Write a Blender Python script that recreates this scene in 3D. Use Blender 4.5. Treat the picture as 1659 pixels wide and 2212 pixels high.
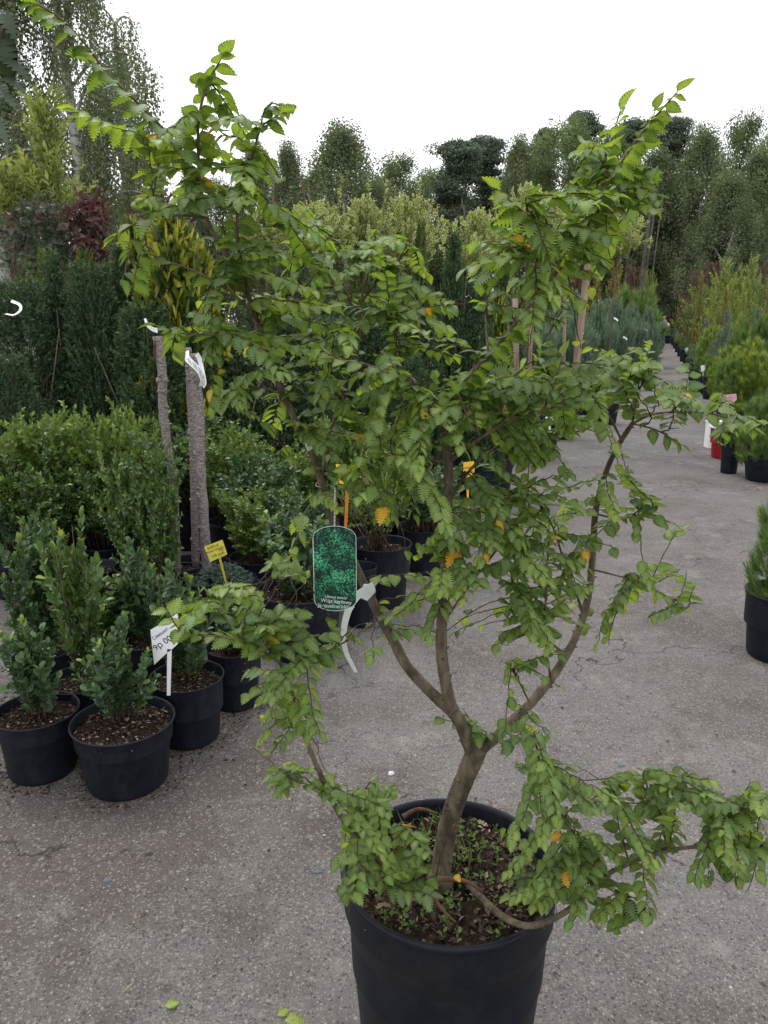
import bpy, math, random
import numpy as np
from mathutils import Vector, Matrix
R = math.radians
random.seed(7); rng = np.random.default_rng(7)
scene = bpy.context.scene
for o in list(bpy.data.objects): bpy.data.objects.remove(o)
col = scene.collection

# ------------------------------------------------------------------ camera
CH = 1.45; PITCH = R(14.1); FPX = 1650.0            # photograph measured on a 1659 x 2212 grid
CP, SP = math.cos(PITCH), math.sin(PITCH)
cd = bpy.data.cameras.new('camera'); cam = bpy.data.objects.new('camera', cd); col.objects.link(cam)
cam.location = (0, 0, CH); cam.rotation_euler = (math.pi/2 - PITCH, 0, 0)
cd.sensor_fit = 'VERTICAL'; cd.sensor_height = 36; cd.lens = 36*FPX/2212
cd.clip_start = 0.05; cd.clip_end = 2000
scene.camera = cam
# ------------------------------------------------------------------ light
SUN_EL, SUN_AZ = R(58), R(-35)                       # azimuth measured from +Y towards +X
w = bpy.data.worlds.new('World'); scene.world = w; w.use_nodes = True
nt = w.node_tree; nt.nodes.clear()
sky = nt.nodes.new('ShaderNodeTexSky'); sky.sky_type = 'NISHITA'; sky.sun_disc = False
sky.sun_elevation = SUN_EL; sky.sun_rotation = SUN_AZ; sky.air_density = 1.0; sky.dust_density = 3.0
b1 = nt.nodes.new('ShaderNodeBackground'); b1.inputs[1].default_value = 0.1
nt.links.new(sky.outputs[0], b1.inputs[0])
b2 = nt.nodes.new('ShaderNodeBackground'); b2.inputs[1].default_value = 1.0      # unbroken cloud
tc = nt.nodes.new('ShaderNodeTexCoord'); nz = nt.nodes.new('ShaderNodeTexNoise'); nz.inputs['Scale'].default_value = 1.6
nz.inputs['Detail'].default_value = 5
cr = nt.nodes.new('ShaderNodeValToRGB')
cr.color_ramp.elements[0].position = .3; cr.color_ramp.elements[0].color = (.93, .95, 1.0, 1)
cr.color_ramp.elements[1].position = .7; cr.color_ramp.elements[1].color = (1.08, 1.09, 1.11, 1)
nt.links.new(tc.outputs['Generated'], nz.inputs['Vector']); nt.links.new(nz.outputs['Fac'], cr.inputs[0])
nt.links.new(cr.outputs[0], b2.inputs[0])
mx = nt.nodes.new('ShaderNodeMixShader'); mx.inputs[0].default_value = .88
out = nt.nodes.new('ShaderNodeOutputWorld')
nt.links.new(b1.outputs[0], mx.inputs[1]); nt.links.new(b2.outputs[0], mx.inputs[2]); nt.links.new(mx.outputs[0], out.inputs[0])
sl = bpy.data.lights.new('sun', 'SUN'); sl.energy = 0.8; sl.angle = R(25); sl.color = (1, .97, .93)
so = bpy.data.objects.new('sun', sl); col.objects.link(so)
sd = Vector((math.sin(SUN_AZ)*math.cos(SUN_EL), math.cos(SUN_AZ)*math.cos(SUN_EL), math.sin(SUN_EL)))
so.rotation_euler = sd.to_track_quat('Z', 'Y').to_euler()
vs = scene.view_settings; vs.view_transform = 'Standard'; vs.look = 'None'; vs.gamma = 1; vs.exposure = 0.68
vs.use_curve_mapping = False
scene.render.engine = 'CYCLES'
scene.cycles.max_bounces = 6; scene.cycles.diffuse_bounces = 3; scene.cycles.transmission_bounces = 3
scene.cycles.glossy_bounces = 2; scene.cycles.use_denoising = True

# ------------------------------------------------------------------ placing
def ray(px, py):
    u = (px-829.5)/FPX; v = (1106-py)/FPX
    return np.array((u, CP+v*SP, -SP+v*CP))
def T(px, py, y):
    d = ray(px, py); t = y/d[1]; return np.array((d[0]*t, y, CH+d[2]*t))
def GZ(px, py, z=0.0):
    d = ray(px, py); t = (CH-z)/-d[2]; return np.array((d[0]*t, d[1]*t, z))
def xat(px, y, z=0.6):
    return (px-829.5)/FPX*(y*CP+(CH-z)*SP)
def zat(py, y):
    d = ray(829, py); return CH+d[2]*y/d[1]
def span(wpx, y, z=0.6):
    return wpx/FPX*(y*CP+(CH-z)*SP)

# ------------------------------------------------------------------ materials
def nodes(name):
    m = bpy.data.materials.new(name); m.use_nodes = True
    n = m.node_tree; return m, n, n.nodes['Principled BSDF'], n.nodes['Material Output']
def lin(n, a, b): n.links.new(a, b)
def leaf_mat(name, stops, rough=.5, trans=.3, tcol=None, spec=.35, noise=0):
    """stops: colours along the per-leaf attribute 'rnd' (age and hue of each leaf)"""
    m, n, p, o = nodes(name)
    at = n.nodes.new('ShaderNodeAttribute'); at.attribute_name = 'rnd'
    c = n.nodes.new('ShaderNodeValToRGB')
    while len(c.color_ramp.elements) < len(stops): c.color_ramp.elements.new(.5)
    for e, (pos, cc) in zip(c.color_ramp.elements, stops): e.position = pos; e.color = (*cc, 1)
    lin(n, at.outputs['Fac'], c.inputs[0])
    src = c.outputs[0]
    tcn = n.nodes.new('ShaderNodeTexCoord'); nn = n.nodes.new('ShaderNodeTexNoise'); nn.inputs['Scale'].default_value = noise or 9
    nn.inputs['Detail'].default_value = 3
    lin(n, tcn.outputs['Object'], nn.inputs['Vector'])
    mr = n.nodes.new('ShaderNodeMapRange'); mr.inputs['From Min'].default_value = .3; mr.inputs['From Max'].default_value = .7
    mr.inputs['To Min'].default_value = .72; mr.inputs['To Max'].default_value = 1.3
    lin(n, nn.outputs['Fac'], mr.inputs['Value'])
    mm = n.nodes.new('ShaderNodeVectorMath'); mm.operation = 'SCALE'
    lin(n, src, mm.inputs[0]); lin(n, mr.outputs[0], mm.inputs['Scale']); src = mm.outputs[0]
    lin(n, src, p.inputs['Base Color']); p.inputs['Roughness'].default_value = rough
    p.inputs['Specular IOR Level'].default_value = spec
    if trans > 0:
        t = n.nodes.new('ShaderNodeBsdfTranslucent'); ms = n.nodes.new('ShaderNodeMixShader'); ms.inputs[0].default_value = trans
        mc = n.nodes.new('ShaderNodeVectorMath'); mc.operation = 'MULTIPLY'; mc.inputs[1].default_value = tcol or (2.0, 1.9, .7)
        lin(n, src, mc.inputs[0]); lin(n, mc.outputs[0], t.inputs[0])
        lin(n, p.outputs[0], ms.inputs[1]); lin(n, t.outputs[0], ms.inputs[2]); lin(n, ms.outputs[0], o.inputs[0])
    return m
def noisy(name, c1, c2, scale=20, rough=.7, bump=0, bscale=None, detail=6, stretch=None, spec=.4, c3=None, lo=.35, hi=.65):
    m, n, p, o = nodes(name)
    t = n.nodes.new('ShaderNodeTexCoord'); mp = n.nodes.new('ShaderNodeMapping')
    if stretch: mp.inputs['Scale'].default_value = stretch
    lin(n, t.outputs['Object'], mp.inputs[0])
    a = n.nodes.new('ShaderNodeTexNoise'); a.inputs['Scale'].default_value = scale; a.inputs['Detail'].default_value = detail
    lin(n, mp.outputs[0], a.inputs['Vector'])
    c = n.nodes.new('ShaderNodeValToRGB'); c.color_ramp.elements[0].position = lo; c.color_ramp.elements[1].position = hi
    c.color_ramp.elements[0].color = (*c1, 1); c.color_ramp.elements[1].color = (*c2, 1)
    if c3: e = c.color_ramp.elements.new(hi+.12); e.color = (*c3, 1)
    lin(n, a.outputs['Fac'], c.inputs[0]); lin(n, c.outputs[0], p.inputs['Base Color'])
    p.inputs['Roughness'].default_value = rough; p.inputs['Specular IOR Level'].default_value = spec
    if bump:
        b = n.nodes.new('ShaderNodeTexNoise'); b.inputs['Scale'].default_value = bscale or scale*2; b.inputs['Detail'].default_value = 5
        lin(n, mp.outputs[0], b.inputs['Vector'])
        bu = n.nodes.new('ShaderNodeBump'); bu.inputs['Strength'].default_value = bump; bu.inputs['Distance'].default_value = .01
        lin(n, b.outputs['Fac'], bu.inputs['Height']); lin(n, bu.outputs[0], p.inputs['Normal'])
    return m
M = {}
M['elm'] = leaf_mat('elm_leaf', [(0, (0.099, 0.168, 0.055)), (0.45, (0.18, 0.269, 0.078)), (0.8, (0.255, 0.347, 0.085)), (0.93, (0.325, 0.403, 0.09)), (0.965, (0.58, 0.37, 0.03)), (1, (0.638, 0.336, 0.04))], .42, .42, (1.9, 1.8, .5), .5, 14)
M['box'] = leaf_mat('box_leaf', [(0, (0.042, 0.077, 0.024)), (0.5, (0.077, 0.138, 0.036)), (0.8, (0.143, 0.215, 0.045)), (1, (0.275, 0.341, 0.06))], .33, .15, spec=.5)
M['boxblue'] = leaf_mat('blue_box_leaf', [(0, (0.034, 0.071, 0.032)), (0.5, (0.065, 0.122, 0.052)), (0.82, (0.12, 0.194, 0.063)), (1, (0.27, 0.347, 0.063))], .33, .15, spec=.5)
M['boxlight'] = leaf_mat('light_box_leaf', [(0, (0.062, 0.106, 0.028)), (0.5, (0.118, 0.185, 0.04)), (0.85, (0.202, 0.274, 0.052)), (1, (0.358, 0.347, 0.07))], .36, .2, spec=.45)
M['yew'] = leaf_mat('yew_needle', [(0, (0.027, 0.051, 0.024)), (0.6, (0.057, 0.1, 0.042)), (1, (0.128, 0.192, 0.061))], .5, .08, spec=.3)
M['yewgold'] = leaf_mat('gold_yew_needle', [(0, (.03, .06, .02)), (.6, (.09, .14, .03)), (1, (.30, .32, .05))], .5, .12)
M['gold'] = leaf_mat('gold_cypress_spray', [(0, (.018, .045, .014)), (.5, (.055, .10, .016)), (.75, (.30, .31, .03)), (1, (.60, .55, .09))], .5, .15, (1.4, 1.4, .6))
M['burg'] = leaf_mat('burgundy_leaf', [(0, (0.07, 0.092, 0.055)), (0.3, (0.095, 0.069, 0.055)), (0.7, (0.1, 0.052, 0.048)), (1, (0.16, 0.081, 0.066))], .45, .2, (1.8, .8, .8))
M['fadeburg'] = leaf_mat('faded_purple_leaf', [(0, (.045, .085, .045)), (.5, (.06, .09, .05)), (.75, (.12, .10, .09)), (1, (.10, .05, .05))], .45, .2, (1.6, 1.2, .8))
M['lime'] = leaf_mat('yellow_green_leaf', [(0, (.12, .165, .05)), (.5, (.20, .25, .075)), (1, (.33, .35, .12))], .5, .35, (1.5, 1.5, .6))
M['varieg'] = leaf_mat('variegated_centre', [(0, (.06, .12, .035)), (1, (.14, .21, .06))], .45, .2)
M['cream'] = leaf_mat('variegated_margin', [(0, (0.394, 0.422, 0.15)), (1, (0.558, 0.572, 0.255))], .45, .25, (1.3, 1.3, .9))
M['juniper'] = leaf_mat('juniper_spray', [(0, (.085, .14, .10)), (.6, (.14, .21, .145)), (1, (.22, .30, .20))], .6, .15)
M['junblue'] = leaf_mat('blue_juniper_spray', [(0, (.07, .115, .10)), (.6, (.13, .19, .165)), (1, (.22, .29, .25))], .6, .12)
M['jungreen'] = leaf_mat('green_juniper_spray', [(0, (.07, .13, .03)), (.6, (.13, .22, .045)), (1, (.25, .33, .07))], .6, .15)
M['pine'] = leaf_mat('pine_needle', [(0, (0.063, 0.114, 0.036)), (0.6, (0.14, 0.228, 0.06)), (1, (0.266, 0.348, 0.08))], .5, .12)
M['pinegold'] = leaf_mat('gold_pine_needle', [(0, (0.084, 0.138, 0.025)), (0.6, (0.204, 0.276, 0.04)), (1, (0.456, 0.46, 0.07))], .5, .15)
M['spruce'] = leaf_mat('blue_spruce_needle', [(0, (.06, .09, .09)), (.6, (.12, .165, .17)), (1, (.23, .29, .31))], .55, .05)
M['forest'] = leaf_mat('forest_leaf', [(0, (0.112, 0.153, 0.071)), (0.6, (0.152, 0.202, 0.09)), (1, (0.211, 0.26, 0.115))], .8, .35, (1.3, 1.3, .8), noise=.35)
M['birch'] = leaf_mat('birch_leaf', [(0, (0.117, 0.151, 0.083)), (0.6, (0.159, 0.198, 0.103)), (0.96, (0.208, 0.243, 0.121)), (1, (0.39, 0.282, 0.057))], .75, .35, (1.3, 1.3, .8), noise=.35)
M['forestpine'] = leaf_mat('forest_pine_needle', [(0, (0.062, 0.09, 0.061)), (0.6, (0.094, 0.125, 0.077)), (1, (0.125, 0.163, 0.094))], .6, .05, noise=.4)
M['autumn'] = leaf_mat('autumn_leaf', [(0, (.10, .09, .03)), (.6, (.22, .20, .05)), (1, (.38, .30, .07))], .6, .2, (1.3, 1.2, .6))
M['rust'] = leaf_mat('rusty_leaf', [(0, (.08, .05, .03)), (.6, (.14, .08, .05)), (1, (.22, .13, .07))], .6, .2, (1.3, 1, .6))
M['olive'] = leaf_mat('olive_leaf', [(0, (.06, .09, .025)), (.6, (.12, .17, .04)), (1, (.22, .27, .07))], .6, .25)
M['weed'] = leaf_mat('weed_leaf', [(0, (.06, .13, .03)), (1, (.16, .26, .07))], .5, .3)
M['straw'] = leaf_mat('litter_flake', [(0, (.022, .015, .012)), (.55, (.060, .040, .032)), (.85, (.14, .095, .065)), (1, (.34, .27, .18))], .8, 0, spec=.2)
M['bark'] = noisy('elm_bark', (.065, .048, .031), (.165, .130, .085), 60, .8, 1.0, 90, stretch=(1, 1, .35), c3=(.21, .185, .14))
M['barkred'] = noisy('elm_young_bark', (.035, .018, .012), (.085, .050, .034), 90, .75, .4, 160)
M['barkgrey'] = noisy('grafted_trunk_bark', (.12, .10, .092), (.29, .25, .235), 70, .8, .8, 60, stretch=(1, 1, 2.2), c3=(.40, .36, .34))
M['stem'] = noisy('shrub_stem', (.05, .035, .022), (.15, .11, .07), 50, .8, .3)
M['treebark'] = noisy('forest_bark', (.05, .04, .03), (.13, .11, .09), 3, .9, .3)
M['birchbark'] = noisy('birch_bark', (.10, .10, .09), (.42, .42, .39), 3.2, .8, .2, stretch=(1, 1, 2.5), lo=.42, hi=.5)
M['bamboo'] = noisy('bamboo_stake', (.20, .13, .09), (.36, .26, .19), 9, .6, .1, stretch=(1, 1, .3))
M['soil'] = noisy('pot_soil', (.010, .007, .005), (.050, .032, .024), 45, .95, 1.2, 90, spec=.1, c3=(.12, .085, .06))
M['string'] = noisy('string', (.35, .33, .30), (.6, .57, .52), 200, .8)
def plastic(name, c, dust, amt=.5, rough=.42):
    m, n, p, o = nodes(name)
    t = n.nodes.new('ShaderNodeTexCoord')
    a = n.nodes.new('ShaderNodeTexNoise'); a.inputs['Scale'].default_value = 7; a.inputs['Detail'].default_value = 10; a.inputs['Roughness'].default_value = .78
    mp = n.nodes.new('ShaderNodeMapping'); mp.inputs['Scale'].default_value = (1, 1, .7); lin(n, t.outputs['Object'], mp.inputs[0]); lin(n, mp.outputs[0], a.inputs['Vector'])
    c1 = n.nodes.new('ShaderNodeMapRange'); c1.inputs['From Min'].default_value = .45; c1.inputs['From Max'].default_value = .85; c1.inputs['To Max'].default_value = amt
    lin(n, a.outputs['Fac'], c1.inputs[0])
    mixn = n.nodes.new('ShaderNodeMix'); mixn.data_type = 'RGBA'
    mixn.inputs[6].default_value = (*c, 1); mixn.inputs[7].default_value = (*dust, 1)
    lin(n, c1.outputs[0], mixn.inputs[0])
    sp = n.nodes.new('ShaderNodeTexVoronoi'); sp.inputs['Scale'].default_value = 55; lin(n, t.outputs['Object'], sp.inputs['Vector'])
    s2 = n.nodes.new('ShaderNodeMapRange'); s2.inputs['From Min'].default_value = .10; s2.inputs['From Max'].default_value = .05; s2.inputs['To Max'].default_value = .35
    lin(n, sp.outputs['Distance'], s2.inputs[0])
    mx2 = n.nodes.new('ShaderNodeMix'); mx2.data_type = 'RGBA'; lin(n, s2.outputs[0], mx2.inputs[0]); lin(n, mixn.outputs[2], mx2.inputs[6])
    mx2.inputs[7].default_value = (dust[0]*1.3, dust[1]*1.2, dust[2]*1.1, 1)
    lin(n, mx2.outputs[2], p.inputs['Base Color'])
    r = n.nodes.new('ShaderNodeMapRange'); r.inputs['To Min'].default_value = rough-.08; r.inputs['To Max'].default_value = rough+.3
    lin(n, a.outputs['Fac'], r.inputs[0]); lin(n, r.outputs[0], p.inputs['Roughness'])
    p.inputs['Specular IOR Level'].default_value = .24
    b = n.nodes.new('ShaderNodeBump'); b.inputs['Strength'].default_value = .12; b.inputs['Distance'].default_value = .004
    lin(n, a.outputs['Fac'], b.inputs['Height']); lin(n, b.outputs[0], p.inputs['Normal'])
    return m
M['pot'] = plastic('black_pot_plastic', (.007, .009, .015), (.045, .048, .058), .5)
M['potdark'] = plastic('big_pot_plastic', (.004, .006, .012), (.040, .038, .036), .6, .42)
M['redpot'] = plastic('red_pot_plastic', (.32, .015, .018), (.30, .10, .08), .4)
def flat(name, c, rough=.6, spec=.3, trans=0):
    m, n, p, o = nodes(name)
    t = n.nodes.new('ShaderNodeTexCoord'); a = n.nodes.new('ShaderNodeTexNoise'); a.inputs['Scale'].default_value = 30
    lin(n, t.outputs['Object'], a.inputs['Vector'])
    mr = n.nodes.new('ShaderNodeMapRange'); mr.inputs['To Min'].default_value = .85; mr.inputs['To Max'].default_value = 1.08; lin(n, a.outputs['Fac'], mr.inputs[0])
    s = n.nodes.new('ShaderNodeVectorMath'); s.operation = 'SCALE'; s.inputs[0].default_value = c; lin(n, mr.outputs[0], s.inputs['Scale'])
    lin(n, s.outputs[0], p.inputs['Base Color']); p.inputs['Roughness'].default_value = rough; p.inputs['Specular IOR Level'].default_value = spec
    return m
M['white'] = flat('white_plastic', (.86, .87, .88)); M['ink'] = flat('black_ink', (.02, .02, .025))
M['greyink'] = flat('grey_print', (.16, .16, .17)); M['yellow'] = flat('yellow_plastic', (.78, .70, .10)); M['amber'] = flat('amber_plastic', (.85, .50, .05))
M['orange'] = flat('orange_plastic', (.50, .19, .03)); M['pink'] = flat('pink_plastic', (.75, .38, .46)); M['paper'] = flat('tag_paper_white', (.75, .78, .75))
M['skin'] = flat('skin', (.45, .27, .20)); M['jeans'] = flat('blue_denim', (.07, .11, .20), .9); M['hair'] = flat('light_brown_hair', (.30, .20, .14), .8)
M['bag'] = flat('pale_bag', (.60, .55, .50)); M['shoe'] = flat('dark_shoe', (.03, .03, .03)); M['blue'] = flat('blue_sticker', (.10, .40, .50))
M['bluegrey'] = flat('slate_chip', (.11, .125, .135), .7); M['wood'] = noisy('weathered_wood', (.13, .11, .09), (.32, .28, .23), 60, .9, .3, stretch=(.2, 2, 1))
M['brownpeel'] = noisy('brown_bark_peel', (.05, .022, .013), (.14, .065, .035), 60, .8, .3); M['silk'] = flat('cobweb_silk', (.30, .30, .29))
def shirt_mat():
    m, n, p, o = nodes('striped_shirt'); t = n.nodes.new('ShaderNodeTexCoord'); wv = n.nodes.new('ShaderNodeTexWave'); wv.bands_direction = 'Z'
    wv.inputs['Scale'].default_value = 3.0; c = n.nodes.new('ShaderNodeValToRGB'); c.color_ramp.elements[0].color = (.16, .07, .11, 1); c.color_ramp.elements[1].color = (.34, .30, .38, 1)
    lin(n, t.outputs['Object'], wv.inputs['Vector']); lin(n, wv.outputs[1], c.inputs[0]); lin(n, c.outputs[0], p.inputs['Base Color']); p.inputs['Roughness'].default_value = .9
    return m
M['shirt'] = shirt_mat()
def tag_mat():
    m, n, p, o = nodes('printed_foliage_picture'); t = n.nodes.new('ShaderNodeTexCoord')
    v = n.nodes.new('ShaderNodeTexVoronoi'); v.inputs['Scale'].default_value = 330; lin(n, t.outputs['Object'], v.inputs['Vector'])
    a = n.nodes.new('ShaderNodeTexNoise'); a.inputs['Scale'].default_value = 32; a.inputs['Detail'].default_value = 8; lin(n, t.outputs['Object'], a.inputs['Vector'])
    su = n.nodes.new('ShaderNodeMath'); su.operation = 'MULTIPLY_ADD'; lin(n, v.outputs['Distance'], su.inputs[0]); su.inputs[1].default_value = -.5
    lin(n, a.outputs['Fac'], su.inputs[2])
    c = n.nodes.new('ShaderNodeValToRGB'); els = c.color_ramp.elements
    els[0].position = .16; els[0].color = (.002, .02, .012, 1); els[1].position = .50; els[1].color = (.16, .50, .26, 1)
    e = els.new(.26); e.color = (.01, .11, .055, 1); e = els.new(.36); e.color = (.02, .24, .12, 1)
    lin(n, su.outputs[0], c.inputs[0])
    sx = n.nodes.new('ShaderNodeSeparateXYZ'); lin(n, t.outputs['Object'], sx.inputs[0])   # lower band is plain dark green print
    g = n.nodes.new('ShaderNodeMapRange'); g.inputs['From Min'].default_value = -.072; g.inputs['From Max'].default_value = -.056; lin(n, sx.outputs['Y'], g.inputs[0])
    mi = n.nodes.new('ShaderNodeMix'); mi.data_type = 'RGBA'; mi.inputs[6].default_value = (.008, .09, .045, 1); lin(n, g.outputs[0], mi.inputs[0]); lin(n, c.outputs[0], mi.inputs[7])
    lin(n, mi.outputs[2], p.inputs['Base Color']); p.inputs['Roughness'].default_value = .3
    return m
M['tagpic'] = tag_mat()
def asphalt():
    m, n, p, o = nodes('worn_asphalt'); t = n.nodes.new('ShaderNodeTexCoord'); P = t.outputs['Object']
    def noise(s, d=6, r=.6):
        a = n.nodes.new('ShaderNodeTexNoise'); a.inputs['Scale'].default_value = s; a.inputs['Detail'].default_value = d; a.inputs['Roughness'].default_value = r; lin(n, P, a.inputs['Vector']); return a.outputs['Fac']
    def rng_(v, a, b, c=0, d=1):
        q = n.nodes.new('ShaderNodeMapRange'); q.inputs['From Min'].default_value = a; q.inputs['From Max'].default_value = b; q.inputs['To Min'].default_value = c; q.inputs['To Max'].default_value = d; lin(n, v, q.inputs[0]); return q.outputs[0]
    def mix(f, a, b):
        q = n.nodes.new('ShaderNodeMix'); q.data_type = 'RGBA'; lin(n, f, q.inputs[0])
        for i, s in ((6, a), (7, b)):
            if isinstance(s, tuple): q.inputs[i].default_value = (*s, 1)
            else: lin(n, s, q.inputs[i])
        return q.outputs[2]
    def mul(a, b):
        q = n.nodes.new('ShaderNodeMath'); q.operation = 'MULTIPLY'; lin(n, a, q.inputs[0])
        if isinstance(b, float): q.inputs[1].default_value = b
        else: lin(n, b, q.inputs[1])
        return q.outputs[0]
    base = mix(rng_(noise(130, 4), .35, .65), (.082, .075, .070), (.185, .170, .160))
    base = mix(rng_(noise(1.3, 7, .65), .40, .66), base, (.155, .143, .134))
    base = mix(mul(rng_(noise(.9, 9, .72), .49, .62), .75), base, (.080, .068, .059))      # damp, soiled patches
    base = mix(mul(rng_(noise(3.2, 9, .75), .54, .64), .75), base, (.225, .208, .192))       # worn pale patches
    base = mix(mul(rng_(noise(11, 8, .75), .57, .66), .75), base, (.058, .049, .043))
    # brown soil washed out of the pots on the left
    sx = n.nodes.new('ShaderNodeVectorMath'); sx.operation = 'DISTANCE'; lin(n, P, sx.inputs[0]); sx.inputs[1].default_value = (-.95, 2.15, 0)
    near = rng_(sx.outputs['Value'], 1.25, .35)
    nn = n.nodes.new('ShaderNodeMath'); nn.operation = 'ADD'; lin(n, near, nn.inputs[0]); lin(n, rng_(noise(3.5, 8, .7), .3, .7, -.5, .5), nn.inputs[1])
    base = mix(rng_(nn.outputs[0], .25, .9, 0, .65), base, (.068, .052, .043))
    # aggregate: pale and dark chips in three sizes
    for sc, th, colr, amt in ((70, .26, (.36, .33, .30), .7), (150, .34, (.33, .30, .275), .7), (30, .18, (.28, .25, .225), .7), (90, .30, (.030, .027, .025), .85), (45, .30, (.23, .205, .185), .6), (18, .20, (.22, .20, .18), .5), (52, .24, (.045, .039, .035), .8), (24, .13, (.045, .04, .036), .8)):
        v = n.nodes.new('ShaderNodeTexVoronoi'); v.inputs['Scale'].default_value = sc; v.inputs['Randomness'].default_value = 1
        off = n.nodes.new('ShaderNodeVectorMath'); off.operation = 'ADD'; off.inputs[1].default_value = (sc*.37, sc*.11, 0); lin(n, P, off.inputs[0])
        dn = n.nodes.new('ShaderNodeTexNoise'); dn.inputs['Scale'].default_value = sc*1.6; lin(n, P, dn.inputs['Vector'])
        ds = n.nodes.new('ShaderNodeVectorMath'); ds.operation = 'SCALE'; ds.inputs['Scale'].default_value = .9/sc; lin(n, dn.outputs['Color'], ds.inputs[0])
        ad = n.nodes.new('ShaderNodeVectorMath'); ad.operation = 'ADD'; lin(n, off.outputs[0], ad.inputs[0]); lin(n, ds.outputs[0], ad.inputs[1]); lin(n, ad.outputs[0], v.inputs['Vector'])
        sep = n.nodes.new('ShaderNodeSeparateColor'); lin(n, v.outputs['Color'], sep.inputs[0])
        keep = rng_(sep.outputs[0], .45, .5); m1 = mul(rng_(v.outputs['Distance'], th, th-.06), keep); m1 = mul(m1, amt*.8)
        base = mix(m1, base, colr)
    # hairline cracks
    cv = n.nodes.new('ShaderNodeTexVoronoi'); cv.feature = 'DISTANCE_TO_EDGE'; cv.inputs['Scale'].default_value = .8
    wn = n.nodes.new('ShaderNodeTexNoise'); wn.inputs['Scale'].default_value = 5; wn.inputs['Detail'].default_value = 8; lin(n, P, wn.inputs['Vector'])
    ws = n.nodes.new('ShaderNodeVectorMath'); ws.operation = 'SCALE'; ws.inputs['Scale'].default_value = .5; lin(n, wn.outputs['Color'], ws.inputs[0])
    wa = n.nodes.new('ShaderNodeVectorMath'); wa.operation = 'ADD'; lin(n, P, wa.inputs[0]); lin(n, ws.outputs[0], wa.inputs[1]); lin(n, wa.outputs[0], cv.inputs['Vector'])
    crk = mul(rng_(cv.outputs['Distance'], .0055, .0015), rng_(noise(1.1), .42, .52))
    base = mix(mul(crk, .85), base, (.03, .026, .024))
    lin(n, base, p.inputs['Base Color']); p.inputs['Roughness'].default_value = .85; p.inputs['Specular IOR Level'].default_value = .25
    bu = n.nodes.new('ShaderNodeBump'); bu.inputs['Strength'].default_value = .7; bu.inputs['Distance'].default_value = .004
    lin(n, noise(160, 6, .7), bu.inputs['Height']); b2_ = n.nodes.new('ShaderNodeBump'); b2_.inputs['Strength'].default_value = .4; b2_.inputs['Distance'].default_value = .02
    lin(n, noise(9, 5), b2_.inputs['Height']); lin(n, bu.outputs[0], b2_.inputs['Normal']); lin(n, b2_.outputs[0], p.inputs['Normal'])
    return m
M['asphalt'] = asphalt()
M['undergrowth'] = noisy('forest_floor', (.02, .03, .014), (.05, .06, .025), 1, .95)

# ------------------------------------------------------------------ mesh helpers
def mesh_from(name, V, F, mat, smooth=False, rnd=None, midx=None):
    """V (n,3) F (m,3|4) arrays"""
    V = np.asarray(V, np.float32); F = np.asarray(F, np.int32); k = F.shape[1]
    me = bpy.data.meshes.new(name); me.vertices.add(len(V)); me.vertices.foreach_set('co', V.ravel())
    me.loops.add(F.size); me.loops.foreach_set('vertex_index', F.ravel())
    me.polygons.add(len(F)); me.polygons.foreach_set('loop_start', np.arange(0, F.size, k, dtype=np.int32))
    me.polygons.foreach_set('loop_total', np.full(len(F), k, np.int32))
    mats = mat if isinstance(mat, (list, tuple)) else [mat]
    for mm in mats: me.materials.append(M[mm])
    if midx is not None: me.polygons.foreach_set('material_index', np.asarray(midx, np.int32))
    if smooth: me.polygons.foreach_set('use_smooth', np.ones(len(F), bool))
    if rnd is not None:
        a = me.attributes.new('rnd', 'FLOAT', 'POINT'); a.data.foreach_set('value', np.asarray(rnd, np.float32))
    me.update(calc_edges=True); return me
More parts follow.
